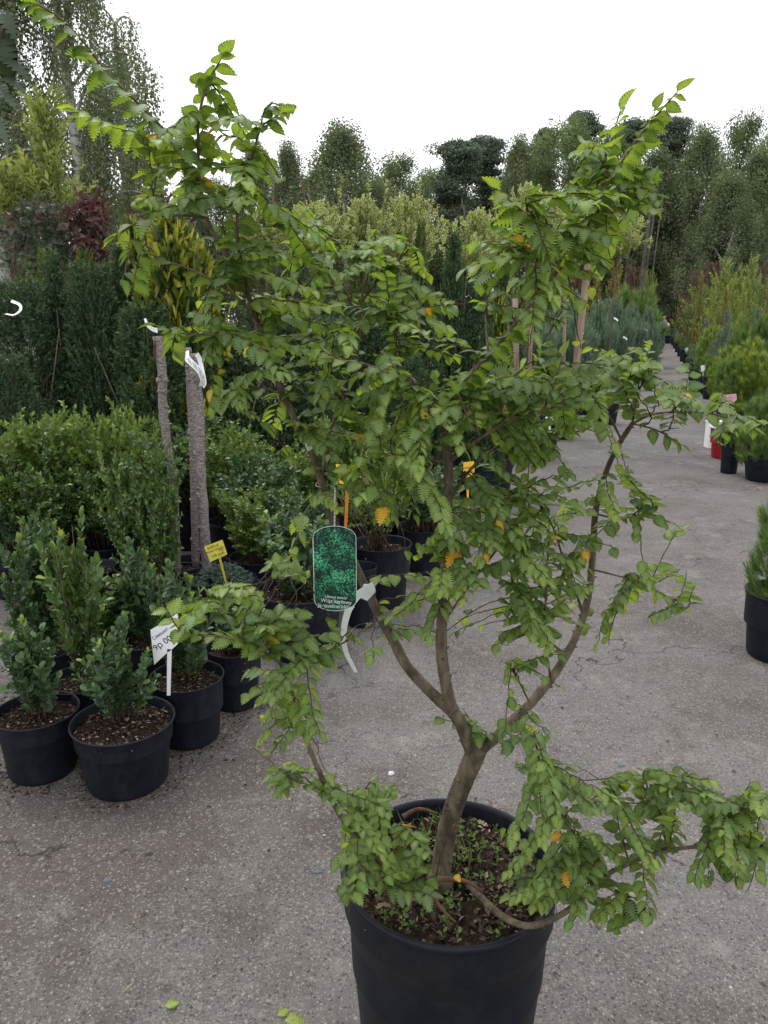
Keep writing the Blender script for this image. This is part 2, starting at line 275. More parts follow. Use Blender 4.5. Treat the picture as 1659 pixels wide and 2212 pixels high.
class MB:
    """collects simple shapes into one mesh"""
    def __init__(s): s.v = []; s.f = []; s.n = 0
    def add(s, V, F): 
        V = [tuple(v) for v in V]; s.v += V; s.f += [tuple(i+s.n for i in f) for f in F]; s.n += len(V)
    def tube(s, pts, rad, sides=8, cap=True):
        pts = [Vector(p) for p in pts]; n = len(pts)
        if not hasattr(rad, '__len__'): rad = [rad]*n
        up = None; base = s.n
        for i, p in enumerate(pts):
            t = (pts[min(i+1, n-1)]-pts[max(i-1, 0)])
            t = t.normalized() if t.length > 1e-9 else Vector((0, 0, 1))
            if up is None: up = t.orthogonal().normalized()
            up = (up-t*up.dot(t)); up = up.normalized() if up.length > 1e-6 else t.orthogonal().normalized()
            b = t.cross(up)
            for k in range(sides):
                a = 2*math.pi*k/sides; s.v.append(tuple(p+(up*math.cos(a)+b*math.sin(a))*rad[i]))
        for i in range(n-1):
            for k in range(sides):
                k2 = (k+1) % sides; s.f.append((base+i*sides+k, base+i*sides+k2, base+(i+1)*sides+k2, base+(i+1)*sides+k))
        if cap: s.f.append(tuple(base+k for k in range(sides))[::-1]); s.f.append(tuple(base+(n-1)*sides+k for k in range(sides)))
        s.n = len(s.v)
    def lathe(s, prof, seg=48, c=(0, 0, 0)):
        base = s.n
        for r, z in prof:
            for k in range(seg):
                a = 2*math.pi*k/seg; s.v.append((c[0]+r*math.cos(a), c[1]+r*math.sin(a), c[2]+z))
        for i in range(len(prof)-1):
            for k in range(seg):
                k2 = (k+1) % seg; s.f.append((base+i*seg+k, base+i*seg+k2, base+(i+1)*seg+k2, base+(i+1)*seg+k))
        s.n = len(s.v)
    def box(s, c, sx, sy, sz):
        x, y, z = c; V = [(x+a*sx/2, y+b*sy/2, z+d*sz/2) for a in (-1, 1) for b in (-1, 1) for d in (-1, 1)]
        s.add(V, [(0, 1, 3, 2), (4, 6, 7, 5), (0, 4, 5, 1), (2, 3, 7, 6), (0, 2, 6, 4), (1, 5, 7, 3)])
    def mesh(s, name, mat, smooth=True):
        me = bpy.data.meshes.new(name); me.from_pydata(s.v, [], s.f); me.materials.append(M[mat])
        if smooth: me.polygons.foreach_set('use_smooth', np.ones(len(me.polygons), bool))
        me.update(); return me
def link(name, data, parent=None, **kw):
    o = bpy.data.objects.new(name, data); col.objects.link(o)
    if parent is not None: o.parent = parent
    for k, v in kw.items(): o[k] = v
    return o
def thing(name, label, cat, loc=(0, 0, 0), rz=0, group=None, scale=1):
    o = bpy.data.objects.new(name, None); col.objects.link(o); o.location = tuple(loc); o.rotation_euler = (0, 0, rz)
    o.scale = (scale,)*3 if not hasattr(scale, '__len__') else scale
    o['label'] = label; o['category'] = cat
    if group: o['group'] = group
    return o
def tag(o, label, cat, group=None):
    o['label'] = label; o['category'] = cat
    if group: o['group'] = group
    return o
def smooth_path(pts, n=6):
    P = np.array(pts, float); Q = np.vstack([2*P[0]-P[1], P, 2*P[-1]-P[-2]]); res = []
    for i in range(1, len(Q)-2):
        for k in range(n):
            t = k/n; a, b, c, d = Q[i-1], Q[i], Q[i+1], Q[i+2]
            res.append(.5*((2*b)+(-a+c)*t+(2*a-5*b+4*c-d)*t*t+(-a+3*b-3*c+d)*t**3))
    res.append(P[-1]); return np.array(res)
def unit(v): return v/np.maximum(np.linalg.norm(v, axis=-1, keepdims=True), 1e-9)
def frames(d, nrm):
    d = unit(d); x = unit(np.cross(d, nrm)); z = np.cross(x, d); return np.stack([x, d, z], axis=-1)   # columns: x, y=axis, z=normal
def scatter(name, tmpl, pos, d, nrm, size, mat, rnd, smooth=False):
    tv, tf = tmpl[0], tmpl[1]; mi = tmpl[2] if len(tmpl) > 2 else None
    A = frames(d, nrm); size = np.broadcast_to(np.asarray(size, float), (len(pos),))
    V = np.einsum('nij,vj->nvi', A, tv)*size[:, None, None]+pos[:, None, :]
    n, k = len(pos), len(tv)
    F = (tf[None]+np.arange(n)[:, None, None]*k).reshape(-1, tf.shape[1])
    return mesh_from(name, V.reshape(-1, 3), F, mat, smooth, np.repeat(rnd, k), None if mi is None else np.tile(mi, n))
# leaf templates: axis +Y, unit length, normal +Z, all triangles
def t_quad(w=.5, fold=.12, droop=.1):
    v = np.array([(0, 0, 0), (-w/2, .45, fold), (w/2, .45, fold), (0, 1, -droop), (0, .48, 0)]); return v, np.array([(0, 4, 1), (0, 2, 4), (4, 3, 1), (4, 2, 3)])
def t_flat(w=.6): return np.array([(0, 0, 0), (-w/2, .5, 0), (w/2, .5, .05), (0, 1, 0)]), np.array([(0, 2, 1), (1, 2, 3)])
def t_needle(w=.1): return np.array([(-w/2, 0, 0), (w/2, 0, 0), (0, 1, 0)]), np.array([(0, 1, 2)])
def t_round(w=.6):
    v = [(0, 0, 0)]; 
    for x, y in ((.30, .22), (.48, .5), (.42, .8), (.16, .98)): v.append((x*w, y, .10*abs(x)*2)); 
    for x, y in ((.30, .22), (.48, .5), (.42, .8), (.16, .98)): v.append((-x*w, y, .10*abs(x)*2))
    v += [(0, .5, -.02), (0, 1.0, -.07)]; c = 9
    f = [(0, 1, c), (1, 2, c), (2, 3, c), (3, 4, c), (4, 10, c), (10, 8, c), (8, 7, c), (7, 6, c), (6, 5, c), (5, 0, c)]
    return np.array(v), np.array(f)
def t_varieg(w=.62):
    ring = [(0, 0), (.36, .2), (.5, .5), (.36, .82), (0, 1), (-.36, .82), (-.5, .5), (-.36, .2)]
    v = [(x*w, y, .15*abs(x)) for x, y in ring]+[(x*w*.6, .5+(y-.5)*.66, .03+.1*abs(x)*.6) for x, y in ring]+[(0, .5, 0)]
    f = []; mi = []
    for i in range(8):
        j = (i+1) % 8; f += [(i, j, 8+j), (i, 8+j, 8+i), (8+i, 8+j, 16)]; mi += [1, 1, 0]
    return np.array(v), np.array(f), np.array(mi)
def t_elm(seed=0, curl=.16, teeth=9):
    """ovate saw-toothed blade folded along the midrib, arching to a pointed tip, slightly lopsided at the base"""
    r = random.Random(seed); v = []; f = []
    ts = [i/teeth for i in range(teeth+1)]
    def wid(t): return .40*math.sin(math.pi*min(1, t**.80))**.9*(1-.25*t)+.008
    def zz(t, x): return -curl*t*t*1.25+abs(x)*(.34-.2*t)+.02*math.sin(t*7+seed)*abs(x)*4
    for i, t in enumerate(ts): v.append((0.012*math.sin(t*3+seed), t, zz(t, 0)))
    mid = list(range(len(ts)))
    for s in (-1, 1):
        edge = []
        for i in range(teeth):
            t = ts[i]+.015; ww = wid(t)*(1.06 if s > 0 else .94)
            x = s*ww; v.append((x*.93, t*.93+.02, zz(t, x))); edge.append(len(v)-1)          # notch
            t2 = ts[i]+.12; x2 = s*(wid(min(1, ts[i]+.07))*(1.06 if s > 0 else .94)+.022*min(1, 3*ts[i]+.3)); t2 = min(t2, 1.0)
            v.append((x2*(1 if i < teeth-1 else .5), t2*.95+.035, zz(t2, x2)-.01)); edge.append(len(v)-1)
        ch = [mid[0]]+edge+[mid[-1]]
        for i in range(teeth):
            for tri in ((ch[2*i], ch[2*i+1], mid[i]), (ch[2*i+1], ch[2*i+2], mid[i]), (mid[i], ch[2*i+2], mid[i+1])):
                if len(set(tri)) == 3: f.append(tri if s > 0 else tri[::-1])
    return np.array(v), np.array(f)
def shoots(start, d, length, nodes, per=2, splay=.8, mode='decus', bend=(0, 0, 0), jit=.15, t0=0., upn=None, rs=None):
    """leaf positions, axes, normals and node fraction along many shoots"""
    rs = rs or rng; S = len(start); d = unit(d); length = np.broadcast_to(length, (S,))
    ref = np.where(np.abs(d[:, 2:3]) > .95, np.array([[1., 0, 0]]), np.array([[0, 0, 1.]])); a = unit(np.cross(d, ref)); b = np.cross(d, a)
    ph = rs.uniform(0, 2*np.pi, S)
    P = []; D = []; N = []; Tt = []
    bend = np.asarray(bend, float)
    for i in range(nodes):
        t = t0+(1-t0)*(i+.5)/nodes
        p = start+d*(length*t)[:, None]+bend*(length*t*t)[:, None]; dd = unit(d+2*bend*t)
        for k in range(per):
            if mode == 'decus': ang = ph+i*np.pi/2+k*2*np.pi/per
            elif mode == 'spiral': ang = ph+i*2.4+k*2*np.pi/per
            else: ang = np.full(S, k*np.pi)+rs.normal(0, .25, S)           # flat, two ranks
            ang = ang+rs.normal(0, jit, S)
            pr = a*np.cos(ang)[:, None]+b*np.sin(ang)[:, None]; sp = splay*(1-.45*t) if mode != 'flat' else splay
            ld = unit(dd*(1-sp*.6)+pr*sp+rs.normal(0, jit*.5, (S, 3)))
            if upn is None: nn = unit(dd-ld*np.sum(dd*ld, 1, keepdims=True)); nn = nn+rs.normal(0, .42, (S, 3))
            elif isinstance(upn, str): nn = rs.normal(0, 1, (S, 3))
            else: nn = np.asarray(upn)+rs.normal(0, .25, (S, 3))
            P.append(p); D.append(ld); N.append(nn); Tt.append(np.full(S, t))
    return np.concatenate(P), np.concatenate(D), np.concatenate(N), np.concatenate(Tt)

# ------------------------------------------------------------------ the ground
g = MB(); g.add([(-600, -60, 0), (600, -60, 0), (600, 900, 0), (-600, 900, 0)], [(0, 1, 2, 3)])
link('ground', g.mesh('ground', 'asphalt', False), kind='structure')

# ------------------------------------------------------------------ the elm in the foreground
POTC = GZ(970, 1864, .47)
def pot_profile(D, H, base=.74, collar=.2, wall=.012, lip=.012):
    r = D/2; rb = r*base; z2 = H*(1-collar); rc = rb+(r*.955-rb)*.93
    return [(0, 0.002), (rb*.93, 0.002), (rb*.97, .012), (rb, .03), (rc-.002, z2-.012), (rc+.002, z2-.004), (rc+lip*.55, z2+.006), (r-lip*.5, H-.022), (r-lip*.35, H-.016),
            (r, H-.012), (r+.001, H-.004), (r-.003, H), (r-wall*.7, H-.001), (r-wall, H-.008), (r-wall*1.2, H*.8), (r-wall*1.6, H*.55)]
elm = thing('potted_elm', 'tall twisting small leaved elm with serrated leaves in the big black pot nearest the camera', 'potted tree', (POTC[0], POTC[1], 0))
E0 = np.array((POTC[0], POTC[1], 0))
pm = MB(); pm.lathe(pot_profile(.402, .47, .80, .17), 96); pm.lathe([(.163, .05), (.1655, .054), (.1655, .058), (.164, .062)], 96)
link('pot', pm.mesh('elm_pot', 'potdark'), elm)
def soil_mesh(r, z, n=28, amp=.006, seed=0, name='soil'):
    rs = np.random.default_rng(seed); b = MB(); V = [(0, 0, z+amp)]; F = []; rings = max(4, n//4)
    for i in range(1, rings+1):
        for k in range(n):
            a = 2*math.pi*k/n; rr = r*i/rings; V.append((rr*math.cos(a), rr*math.sin(a), z+(rs.normal(0, amp) if i < rings else -.004)))
    for k in range(n): F.append((0, 1+k, 1+(k+1) % n))
    for i in range(rings-1):
        for k in range(n): a = 1+i*n; F.append((a+k, a+n+k, a+n+(k+1) % n, a+(k+1) % n))
    b.add(V, F); return b.mesh(name, 'soil')
SZ = .435
link('soil', soil_mesh(.192, SZ, 48, .006, 2), elm)
br = []      # (name, points, r0, r1, material)
def B(pts, r0, r1, mat='bark', n=7, nm='branch'):
    P = smooth_path([T(*p) for p in pts], n); br.append((nm, P, r0, r1, mat)); return P
skel = []
B([(951, 1902, 1.205), (957, 1850, 1.215), (968, 1785, 1.215), (985, 1730, 1.21), (1008, 1672, 1.20), (1034, 1612, 1.195)], .0210, .0175, nm='trunk')
B([(1028, 1628, 1.197), (1062, 1600, 1.20), (1100, 1565, 1.21), (1150, 1515, 1.235), (1205, 1445, 1.27), (1248, 1365, 1.30), (1272, 1280, 1.32), (1281, 1190, 1.33), (1286, 1110, 1.33), (1302, 1040, 1.32), (1332, 968, 1.30), (1366, 915, 1.28)], .0135, .0040)
B([(1022, 1640, 1.20), (1005, 1580, 1.18), (975, 1525, 1.17), (961, 1465, 1.16), (953, 1390, 1.16), (958, 1300, 1.16), (964, 1200, 1.16), (967, 1100, 1.17), (969, 1010, 1.18), (966, 940, 1.19)], .0155, .0068)
B([(1012, 1610, 1.20), (985, 1548, 1.21), (935, 1500, 1.22), (880, 1440, 1.24), (850, 1385, 1.25), (815, 1320, 1.27), (783, 1255, 1.28), (755, 1195, 1.28), (722, 1130, 1.28), (700, 1060, 1.27), (682, 1000, 1.26), (655, 945, 1.25), (625, 880, 1.24), (600, 830, 1.23), (580, 785, 1.22), (560, 715, 1.21), (540, 650, 1.20), (505, 575, 1.20), (470, 520, 1.20), (445, 465, 1.20), (432, 400, 1.19), (428, 320, 1.18), (430, 250, 1.17), (448, 185, 1.16), (478, 125, 1.15)], .0145, .0012, n=6)
B([(968, 960, 1.19), (985, 870, 1.18), (1010, 815, 1.17), (1060, 760, 1.16), (1120, 690, 1.15), (1180, 612, 1.14), (1230, 530, 1.13), (1290, 430, 1.12), (1345, 345, 1.11), (1400, 270, 1.10), (1462, 200, 1.08)], .0058, .0010)
B([(975, 905, 1.19), (1020, 850, 1.21), (1065, 800, 1.23), (1100, 745, 1.24), (1115, 680, 1.25), (1150, 600, 1.25), (1170, 520, 1.26)], .0042, .0015)
B([(1180, 610, 1.14), (1230, 560, 1.17), (1270, 490, 1.18), (1290, 400, 1.19), (1318, 310, 1.19), (1340, 240, 1.19)], .0032, .001)
B([(546, 670, 1.20), (520, 560, 1.17), (512, 480, 1.15), (525, 390, 1.14), (548, 330, 1.13), (565, 275, 1.12), (605, 246, 1.11)], .0042, .001)
B([(432, 400, 1.19), (395, 330, 1.15), (345, 270, 1.12), (290, 215, 1.10), (235, 160, 1.08), (180, 90, 1.06), (130, 40, 1.05), (80, 8, 1.04)], .0030, .001)
B([(430, 380, 1.19), (380, 320, 1.20), (300, 292, 1.20), (235, 268, 1.20), (165, 240, 1.20)], .0026, .001)
B([(700, 1050, 1.27), (705, 960, 1.30), (730, 890, 1.33), (765, 810, 1.35), (776, 720, 1.36), (782, 640, 1.36), (800, 570, 1.36)], .0062, .0018)
B([(776, 700, 1.36), (740, 620, 1.38), (690, 560, 1.38), (640, 530, 1.38)], .003, .001)
B([(782, 650, 1.36), (830, 590, 1.33), (880, 550, 1.32)], .003, .001)
B([(560, 700, 1.21), (510, 640, 1.16), (430, 590, 1.13), (350, 560, 1.12), (285, 530, 1.11)], .0033, .001)
B([(585, 790, 1.22), (530, 740, 1.15), (470, 725, 1.10), (400, 720, 1.07), (340, 705, 1.06)], .0036, .001)
B([(610, 850, 1.23), (570, 840, 1.20), (520, 845, 1.18), (475, 875, 1.17)], .0025, .001)
B([(445, 470, 1.20), (390, 465, 1.18), (310, 475, 1.17), (250, 510, 1.16)], .0028, .001)
B([(966, 1000, 1.18), (900, 990, 1.14), (840, 1000, 1.12), (770, 1020, 1.11)], .0035, .001)
B([(969, 1000, 1.18), (1040, 945, 1.14), (1120, 900, 1.12), (1200, 880, 1.11), (1290, 860, 1.10)], .0042, .001)
B([(967, 1080, 1.17), (1030, 1000, 1.22), (1110, 945, 1.26), (1190, 940, 1.28), (1260, 930, 1.30)], .0040, .001)
B([(970, 945, 1.19), (900, 850, 1.22), (870, 790, 1.24), (850, 720, 1.25)], .0036, .001)
B([(968, 950, 1.19), (930, 880, 1.14), (880, 830, 1.10), (800, 790, 1.07), (720, 775, 1.06)], .0036, .001)
B([(1366, 915, 1.28), (1410, 895, 1.27), (1480, 890, 1.25), (1550, 897, 1.22), (1625, 925, 1.20)], .0032, .001)
B([(1366, 915, 1.28), (1378, 850, 1.29), (1400, 800, 1.30), (1385, 770, 1.30)], .0026, .001)
B([(1345, 955, 1.29), (1310, 890, 1.27), (1270, 850, 1.26), (1220, 830, 1.25), (1170, 800, 1.24)], .003, .001)
B([(1366, 915, 1.28), (1420, 930, 1.25), (1470, 960, 1.24)], .002, .001)
B([(1286, 1110, 1.33), (1340, 1120, 1.29), (1400, 1110, 1.27), (1450, 1130, 1.26)], .0026, .001)
B([(1278, 1230, 1.32), (1320, 1240, 1.30), (1390, 1260, 1.28), (1440, 1290, 1.27), (1480, 1320, 1.26)], .0026, .001)
B([(1262, 1330, 1.31), (1240, 1270, 1.29), (1215, 1200, 1.27), (1190, 1130, 1.25), (1150, 1080, 1.22), (1080, 1090, 1.18)], .0036, .001)
B([(1225, 1415, 1.285), (1180, 1380, 1.26), (1140, 1330, 1.23), (1110, 1270, 1.21), (1100, 1200, 1.20), (1090, 1120, 1.18)], .0034, .001)
B([(1190, 1470, 1.26), (1180, 1400, 1.21), (1178, 1320, 1.17), (1180, 1250, 1.15), (1185, 1180, 1.14)], .0032, .001)
B([(961, 1340, 1.16), (1010, 1270, 1.16), (1055, 1210, 1.17), (1105, 1150, 1.18)], .0032, .0018)
B([(955, 1370, 1.16), (1040, 1310, 1.20), (1100, 1290, 1.22)], .0015, .0008)
B([(1145, 1520, 1.235), (1120, 1470, 1.21), (1100, 1440, 1.20)], .0024, .001)
B([(905, 1932, 1.115), (862, 1890, 1.125), (820, 1860, 1.13), (772, 1812, 1.14), (735, 1762, 1.14), (700, 1690, 1.13), (668, 1615, 1.12), (642, 1545, 1.11), (625, 1480, 1.10), (612, 1440, 1.09)], .0082, .0030)
B([(625, 1480, 1.10), (600, 1430, 1.07), (540, 1395, 1.04), (470, 1375, 1.02), (405, 1372, 1.00)], .0028, .001)
B([(620, 1455, 1.10), (590, 1410, 1.10), (520, 1375, 1.10), (480, 1330, 1.10), (455, 1290, 1.10)], .0026, .001)
B([(618, 1450, 1.10), (670, 1425, 1.10), (730, 1395, 1.10), (800, 1355, 1.10)], .0028, .001)
B([(640, 1545, 1.11), (600, 1560, 1.09), (570, 1590, 1.08)], .002, .001)
B([(718, 1730, 1.135), (680, 1700, 1.12), (640, 1690, 1.10), (612, 1690, 1.09)], .0018, .0008)
B([(722, 1740, 1.135), (760, 1720, 1.15), (800, 1700, 1.16)], .0018, .0008)
B([(905, 1932, 1.115), (850, 1930, 1.08), (800, 1900, 1.06), (775, 1870, 1.05), (750, 1850, 1.05)], .0060, .002)
B([(1015, 1912, 1.155), (1050, 1950, 1.11), (1090, 1982, 1.07), (1140, 2000, 1.045), (1195, 1985, 1.04), (1250, 1948, 1.05), (1298, 1898, 1.06), (1360, 1865, 1.06), (1440, 1838, 1.06), (1530, 1828, 1.06), (1620, 1835, 1.05), (1700, 1850, 1.05)], .0088, .0022)
B([(1300, 1898, 1.06), (1283, 1850, 1.07), (1240, 1800, 1.08), (1205, 1740, 1.09), (1175, 1670, 1.10), (1155, 1600, 1.10)], .0032, .001)
B([(1440, 1838, 1.06), (1430, 1780, 1.09), (1400, 1720, 1.11), (1385, 1690, 1.12)], .0025, .001)
B([(1500, 1830, 1.06), (1560, 1780, 1.06), (1610, 1750, 1.05), (1690, 1730, 1.04)], .0025, .001)
B([(1290, 1905, 1.06), (1340, 1935, 1.04), (1380, 1960, 1.03)], .002, .001)
B([(1360, 1865, 1.06), (1340, 1800, 1.09), (1330, 1740, 1.10)], .0022, .001)
B([(1240, 1955, 1.05), (1250, 1880, 1.08), (1265, 1830, 1.09)], .002, .0008)
B([(940, 1902, 1.13), (955, 1840, 1.12), (985, 1780, 1.12), (1003, 1742, 1.12)], .0016, .0007, 'barkred')
B([(697, 1060, 1.27), (650, 1120, 1.26), (640, 1170, 1.25), (620, 1200, 1.24)], .0022, .001)
B([(1040, 945, 1.14), (1010, 900, 1.12), (990, 850, 1.11)], .0022, .001)
B([(1170, 900, 1.115), (1200, 820, 1.12), (1215, 770, 1.12)], .0024, .001)
B([(1055, 770, 1.16), (1050, 690, 1.20), (1060, 600, 1.22), (1090, 530, 1.22)], .0026, .001)
B([(1240, 520, 1.13), (1180, 490, 1.10), (1120, 450, 1.08), (1080, 410, 1.07)], .0024, .001)
B([(1260, 480, 1.125), (1310, 450, 1.15), (1370, 430, 1.17)], .0022, .001)
B([(1200, 580, 1.14), (1130, 560, 1.08), (1060, 560, 1.05), (1010, 580, 1.03)], .0024, .001)
B([(1125, 1950, 1.10), (1122, 1900, 1.10), (1135, 1850, 1.10)], .0016, .0009); B([(1150, 1960, 1.08), (1165, 1920, 1.08), (1172, 1885, 1.08)], .0016, .0009); B([(1010, 1900, 1.14), (1015, 1850, 1.14), (1012, 1815, 1.14)], .0014, .0008)
B([(860, 1905, 1.13), (850, 1850, 1.14), (858, 1810, 1.14)], .0016, .0009); B([(1060, 1860, 1.16), (1075, 1820, 1.16), (1095, 1800, 1.16)], .0014, .0008)
for nm, P, r0, r1, mt in br:
    r0 *= .78 if nm == 'branch' else .86; n = len(P); t = np.linspace(0, 1, n); rad = r0+(r1-r0)*t**.8
    rs = np.random.default_rng(n); rad = rad*(1+rs.normal(0, .035, n))
    b = MB(); big = r0 > .005; b.tube(P-E0, rad, 14 if big else 7)
    if big:                                             # old bud scars and knots along the limb
        for k in range(int(18 if nm == 'trunk' else 34)):
            i = rs.integers(1, n-1); a = rs.uniform(0, 2*math.pi); tg = Vector(P[i+1 if i+1 < n else i]-P[i-1]).normalized(); u_ = tg.orthogonal().normalized(); v_ = tg.cross(u_)
            dd = u_*math.cos(a)+v_*math.sin(a); c = Vector(P[i]-E0)+tg*rs.uniform(-.01, .01); r = rad[i]
            b.tube([c+dd*r*.7, c+dd*(r+.0015), c+dd*(r+rs.uniform(.002, .0045))+tg*.002], [r*.32, r*.24, r*.08], 5)
    if nm == 'trunk':
        P2 = P-E0; b.tube([P2[0]+np.array((0, 0, -.03)), P2[0], P2[2]], [.027, .025, .0215], 14)
    link(nm, b.mesh(nm, mt), elm)
    tg = np.gradient(P, axis=0); tg = tg/np.linalg.norm(tg, axis=1)[:, None]
    L = np.linalg.norm(np.diff(P, axis=0), axis=1).sum()
    for i in range(n):
        if rad[i] < .0098: skel.append((P[i], tg[i], rad[i]))
# targets for the leafy side shoots: centre x, y, half width, half height, count, mean depth, depth spread
blobs = [(460, 330, 70, 90, 9, 1.17, .05), (440, 200, 30, 60, 5, 1.16, .03), (400, 430, 110, 55, 11, 1.18, .09), (540, 420, 60, 80, 9, 1.13, .06),
         (560, 300, 45, 40, 3, 1.12, .03), (330, 420, 60, 30, 3, 1.17, .05), (620, 500, 90, 40, 9, 1.30, .10), (480, 600, 110, 60, 12, 1.17, .09), (640, 610, 90, 70, 16, 1.28, .12), (790, 570, 110, 55, 17, 1.34, .10),
         (330, 560, 60, 50, 4, 1.12, .04), (460, 720, 90, 45, 9, 1.13, .06), (650, 740, 110, 60, 15, 1.22, .12), (830, 690, 110, 70, 18, 1.30, .12), (760, 820, 120, 50, 14, 1.25, .14), (900, 780, 90, 60, 12, 1.22, .12),
         (540, 860, 60, 40, 5, 1.18, .05), (640, 880, 50, 40, 5, 1.24, .05), (760, 930, 80, 50, 10, 1.25, .12), (900, 900, 100, 60, 18, 1.18, .12), (1030, 870, 100, 50, 17, 1.16, .10), (1140, 860, 100, 60, 17, 1.16, .10),
         (1230, 820, 80, 60, 12, 1.20, .10), (1350, 840, 80, 50, 12, 1.28, .05), (1420, 850, 60, 50, 8, 1.28, .05), (1500, 900, 80, 30, 7, 1.24, .04), (1590, 920, 40, 22, 3, 1.21, .03), (1330, 900, 60, 30, 5, 1.28, .05),
         (1180, 930, 100, 35, 9, 1.26, .06), (1080, 970, 70, 40, 8, 1.20, .08), (900, 1000, 80, 45, 10, 1.14, .05), (800, 1030, 60, 45, 7, 1.12, .05), (700, 1000, 50, 60, 7, 1.26, .05), (730, 1060, 50, 40, 5, 1.2, .06),
         (850, 1080, 60, 30, 5, 1.12, .04), (1010, 1080, 60, 50, 8, 1.17, .06), (1110, 1090, 70, 40, 9, 1.20, .06), (1140, 1170, 70, 60, 13, 1.19, .06), (1000, 1180, 50, 60, 8, 1.16, .05), (940, 1240, 45, 50, 7, 1.15, .04),
         (1170, 1260, 70, 60, 12, 1.19, .06), (1120, 1350, 60, 50, 9, 1.22, .05), (1180, 1380, 45, 60, 8, 1.22, .04), (1140, 1480, 40, 45, 6, 1.21, .03), (1250, 1180, 50, 70, 8, 1.28, .05), (1320, 1080, 60, 50, 7, 1.31, .04),
         (1390, 1120, 60, 28, 5, 1.28, .03), (1270, 1060, 40, 50, 4, 1.31, .04), (1370, 1260, 70, 30, 5, 1.29, .03), (1450, 1300, 40, 25, 4, 1.27, .02), (1250, 1350, 40, 40, 4, 1.29, .03), (1320, 1290, 30, 20, 2, 1.29, .02),
         (840, 1290, 40, 30, 4, 1.27, .03), (880, 1380, 60, 25, 4, 1.24, .04), (950, 1330, 40, 25, 3, 1.16, .03), (650, 1200, 60, 30, 5, 1.24, .03),
         (480, 1300, 50, 35, 7, 1.10, .03), (560, 1370, 90, 40, 13, 1.07, .04), (680, 1400, 90, 38, 12, 1.10, .03), (780, 1360, 50, 30, 5, 1.10, .03), (620, 1480, 60, 40, 9, 1.10, .03), (640, 1560, 45, 40, 6, 1.11, .03), (400, 1350, 60, 25, 4, 1.0, .03),
         (640, 1690, 40, 25, 4, 1.10, .03), (690, 1740, 45, 30, 4, 1.13, .03), (790, 1730, 40, 35, 4, 1.16, .03), (800, 1830, 45, 50, 8, 1.10, .05), (830, 1910, 60, 40, 9, 1.07, .03), (880, 1860, 40, 40, 5, 1.11, .03),
         (1010, 1580, 45, 28, 4, 1.19, .02), (1090, 1570, 50, 22, 4, 1.2, .02), (1165, 1640, 45, 60, 7, 1.10, .03), (1195, 1740, 50, 50, 8, 1.09, .03), (1240, 1830, 60, 50, 7, 1.08, .03), (1250, 1915, 60, 45, 9, 1.06, .03), (1330, 1900, 50, 30, 4, 1.05, .02),
         (1350, 1740, 40, 40, 5, 1.11, .03), (1410, 1740, 40, 60, 6, 1.11, .03), (1400, 1820, 70, 40, 9, 1.07, .04), (1500, 1780, 60, 50, 9, 1.07, .04), (1590, 1800, 60, 40, 10, 1.06, .04), (1560, 1870, 70, 25, 7, 1.06, .03), (1340, 1960, 40, 30, 4, 1.04, .02),
         (1480, 1715, 40, 40, 4, 1.10, .03), (1640, 1760, 30, 40, 5, 1.06, .03),
         (1300, 360, 35, 60, 6, 1.16, .04), (1340, 420, 60, 50, 9, 1.15, .04), (1270, 460, 60, 50, 10, 1.15, .06), (1220, 540, 70, 50, 13, 1.15, .07), (1140, 480, 60, 50, 7, 1.1, .05), (1110, 570, 80, 50, 11, 1.15, .08),
         (1160, 640, 60, 45, 8, 1.17, .06), (1210, 620, 50, 40, 6, 1.15, .05), (1110, 690, 40, 40, 3, 1.22, .04), (1380, 400, 25, 30, 3, 1.16, .03)]
targets = []
for cx, cy, rx, ry, n, y0, dy in blobs:
    for k in range(max(2, int(n*(.58 if cy < 1230 else .66)+.5))):
        while True:
            a, b_ = rng.uniform(-1, 1, 2)
            if a*a+b_*b_ < 1: break
        targets.append(T(cx+a*rx, cy+b_*ry, y0+rng.uniform(-1, 1)*dy))
SKP = np.array([s[0] for s in skel]); SKT = np.array([s[1] for s in skel])
dist = [np.min(np.linalg.norm(SKP-t, axis=1)) for t in targets]
order = np.argsort(dist); twigb = MB(); twl = []; LP = []; LD = []; LN = []; LS = []; LR = []
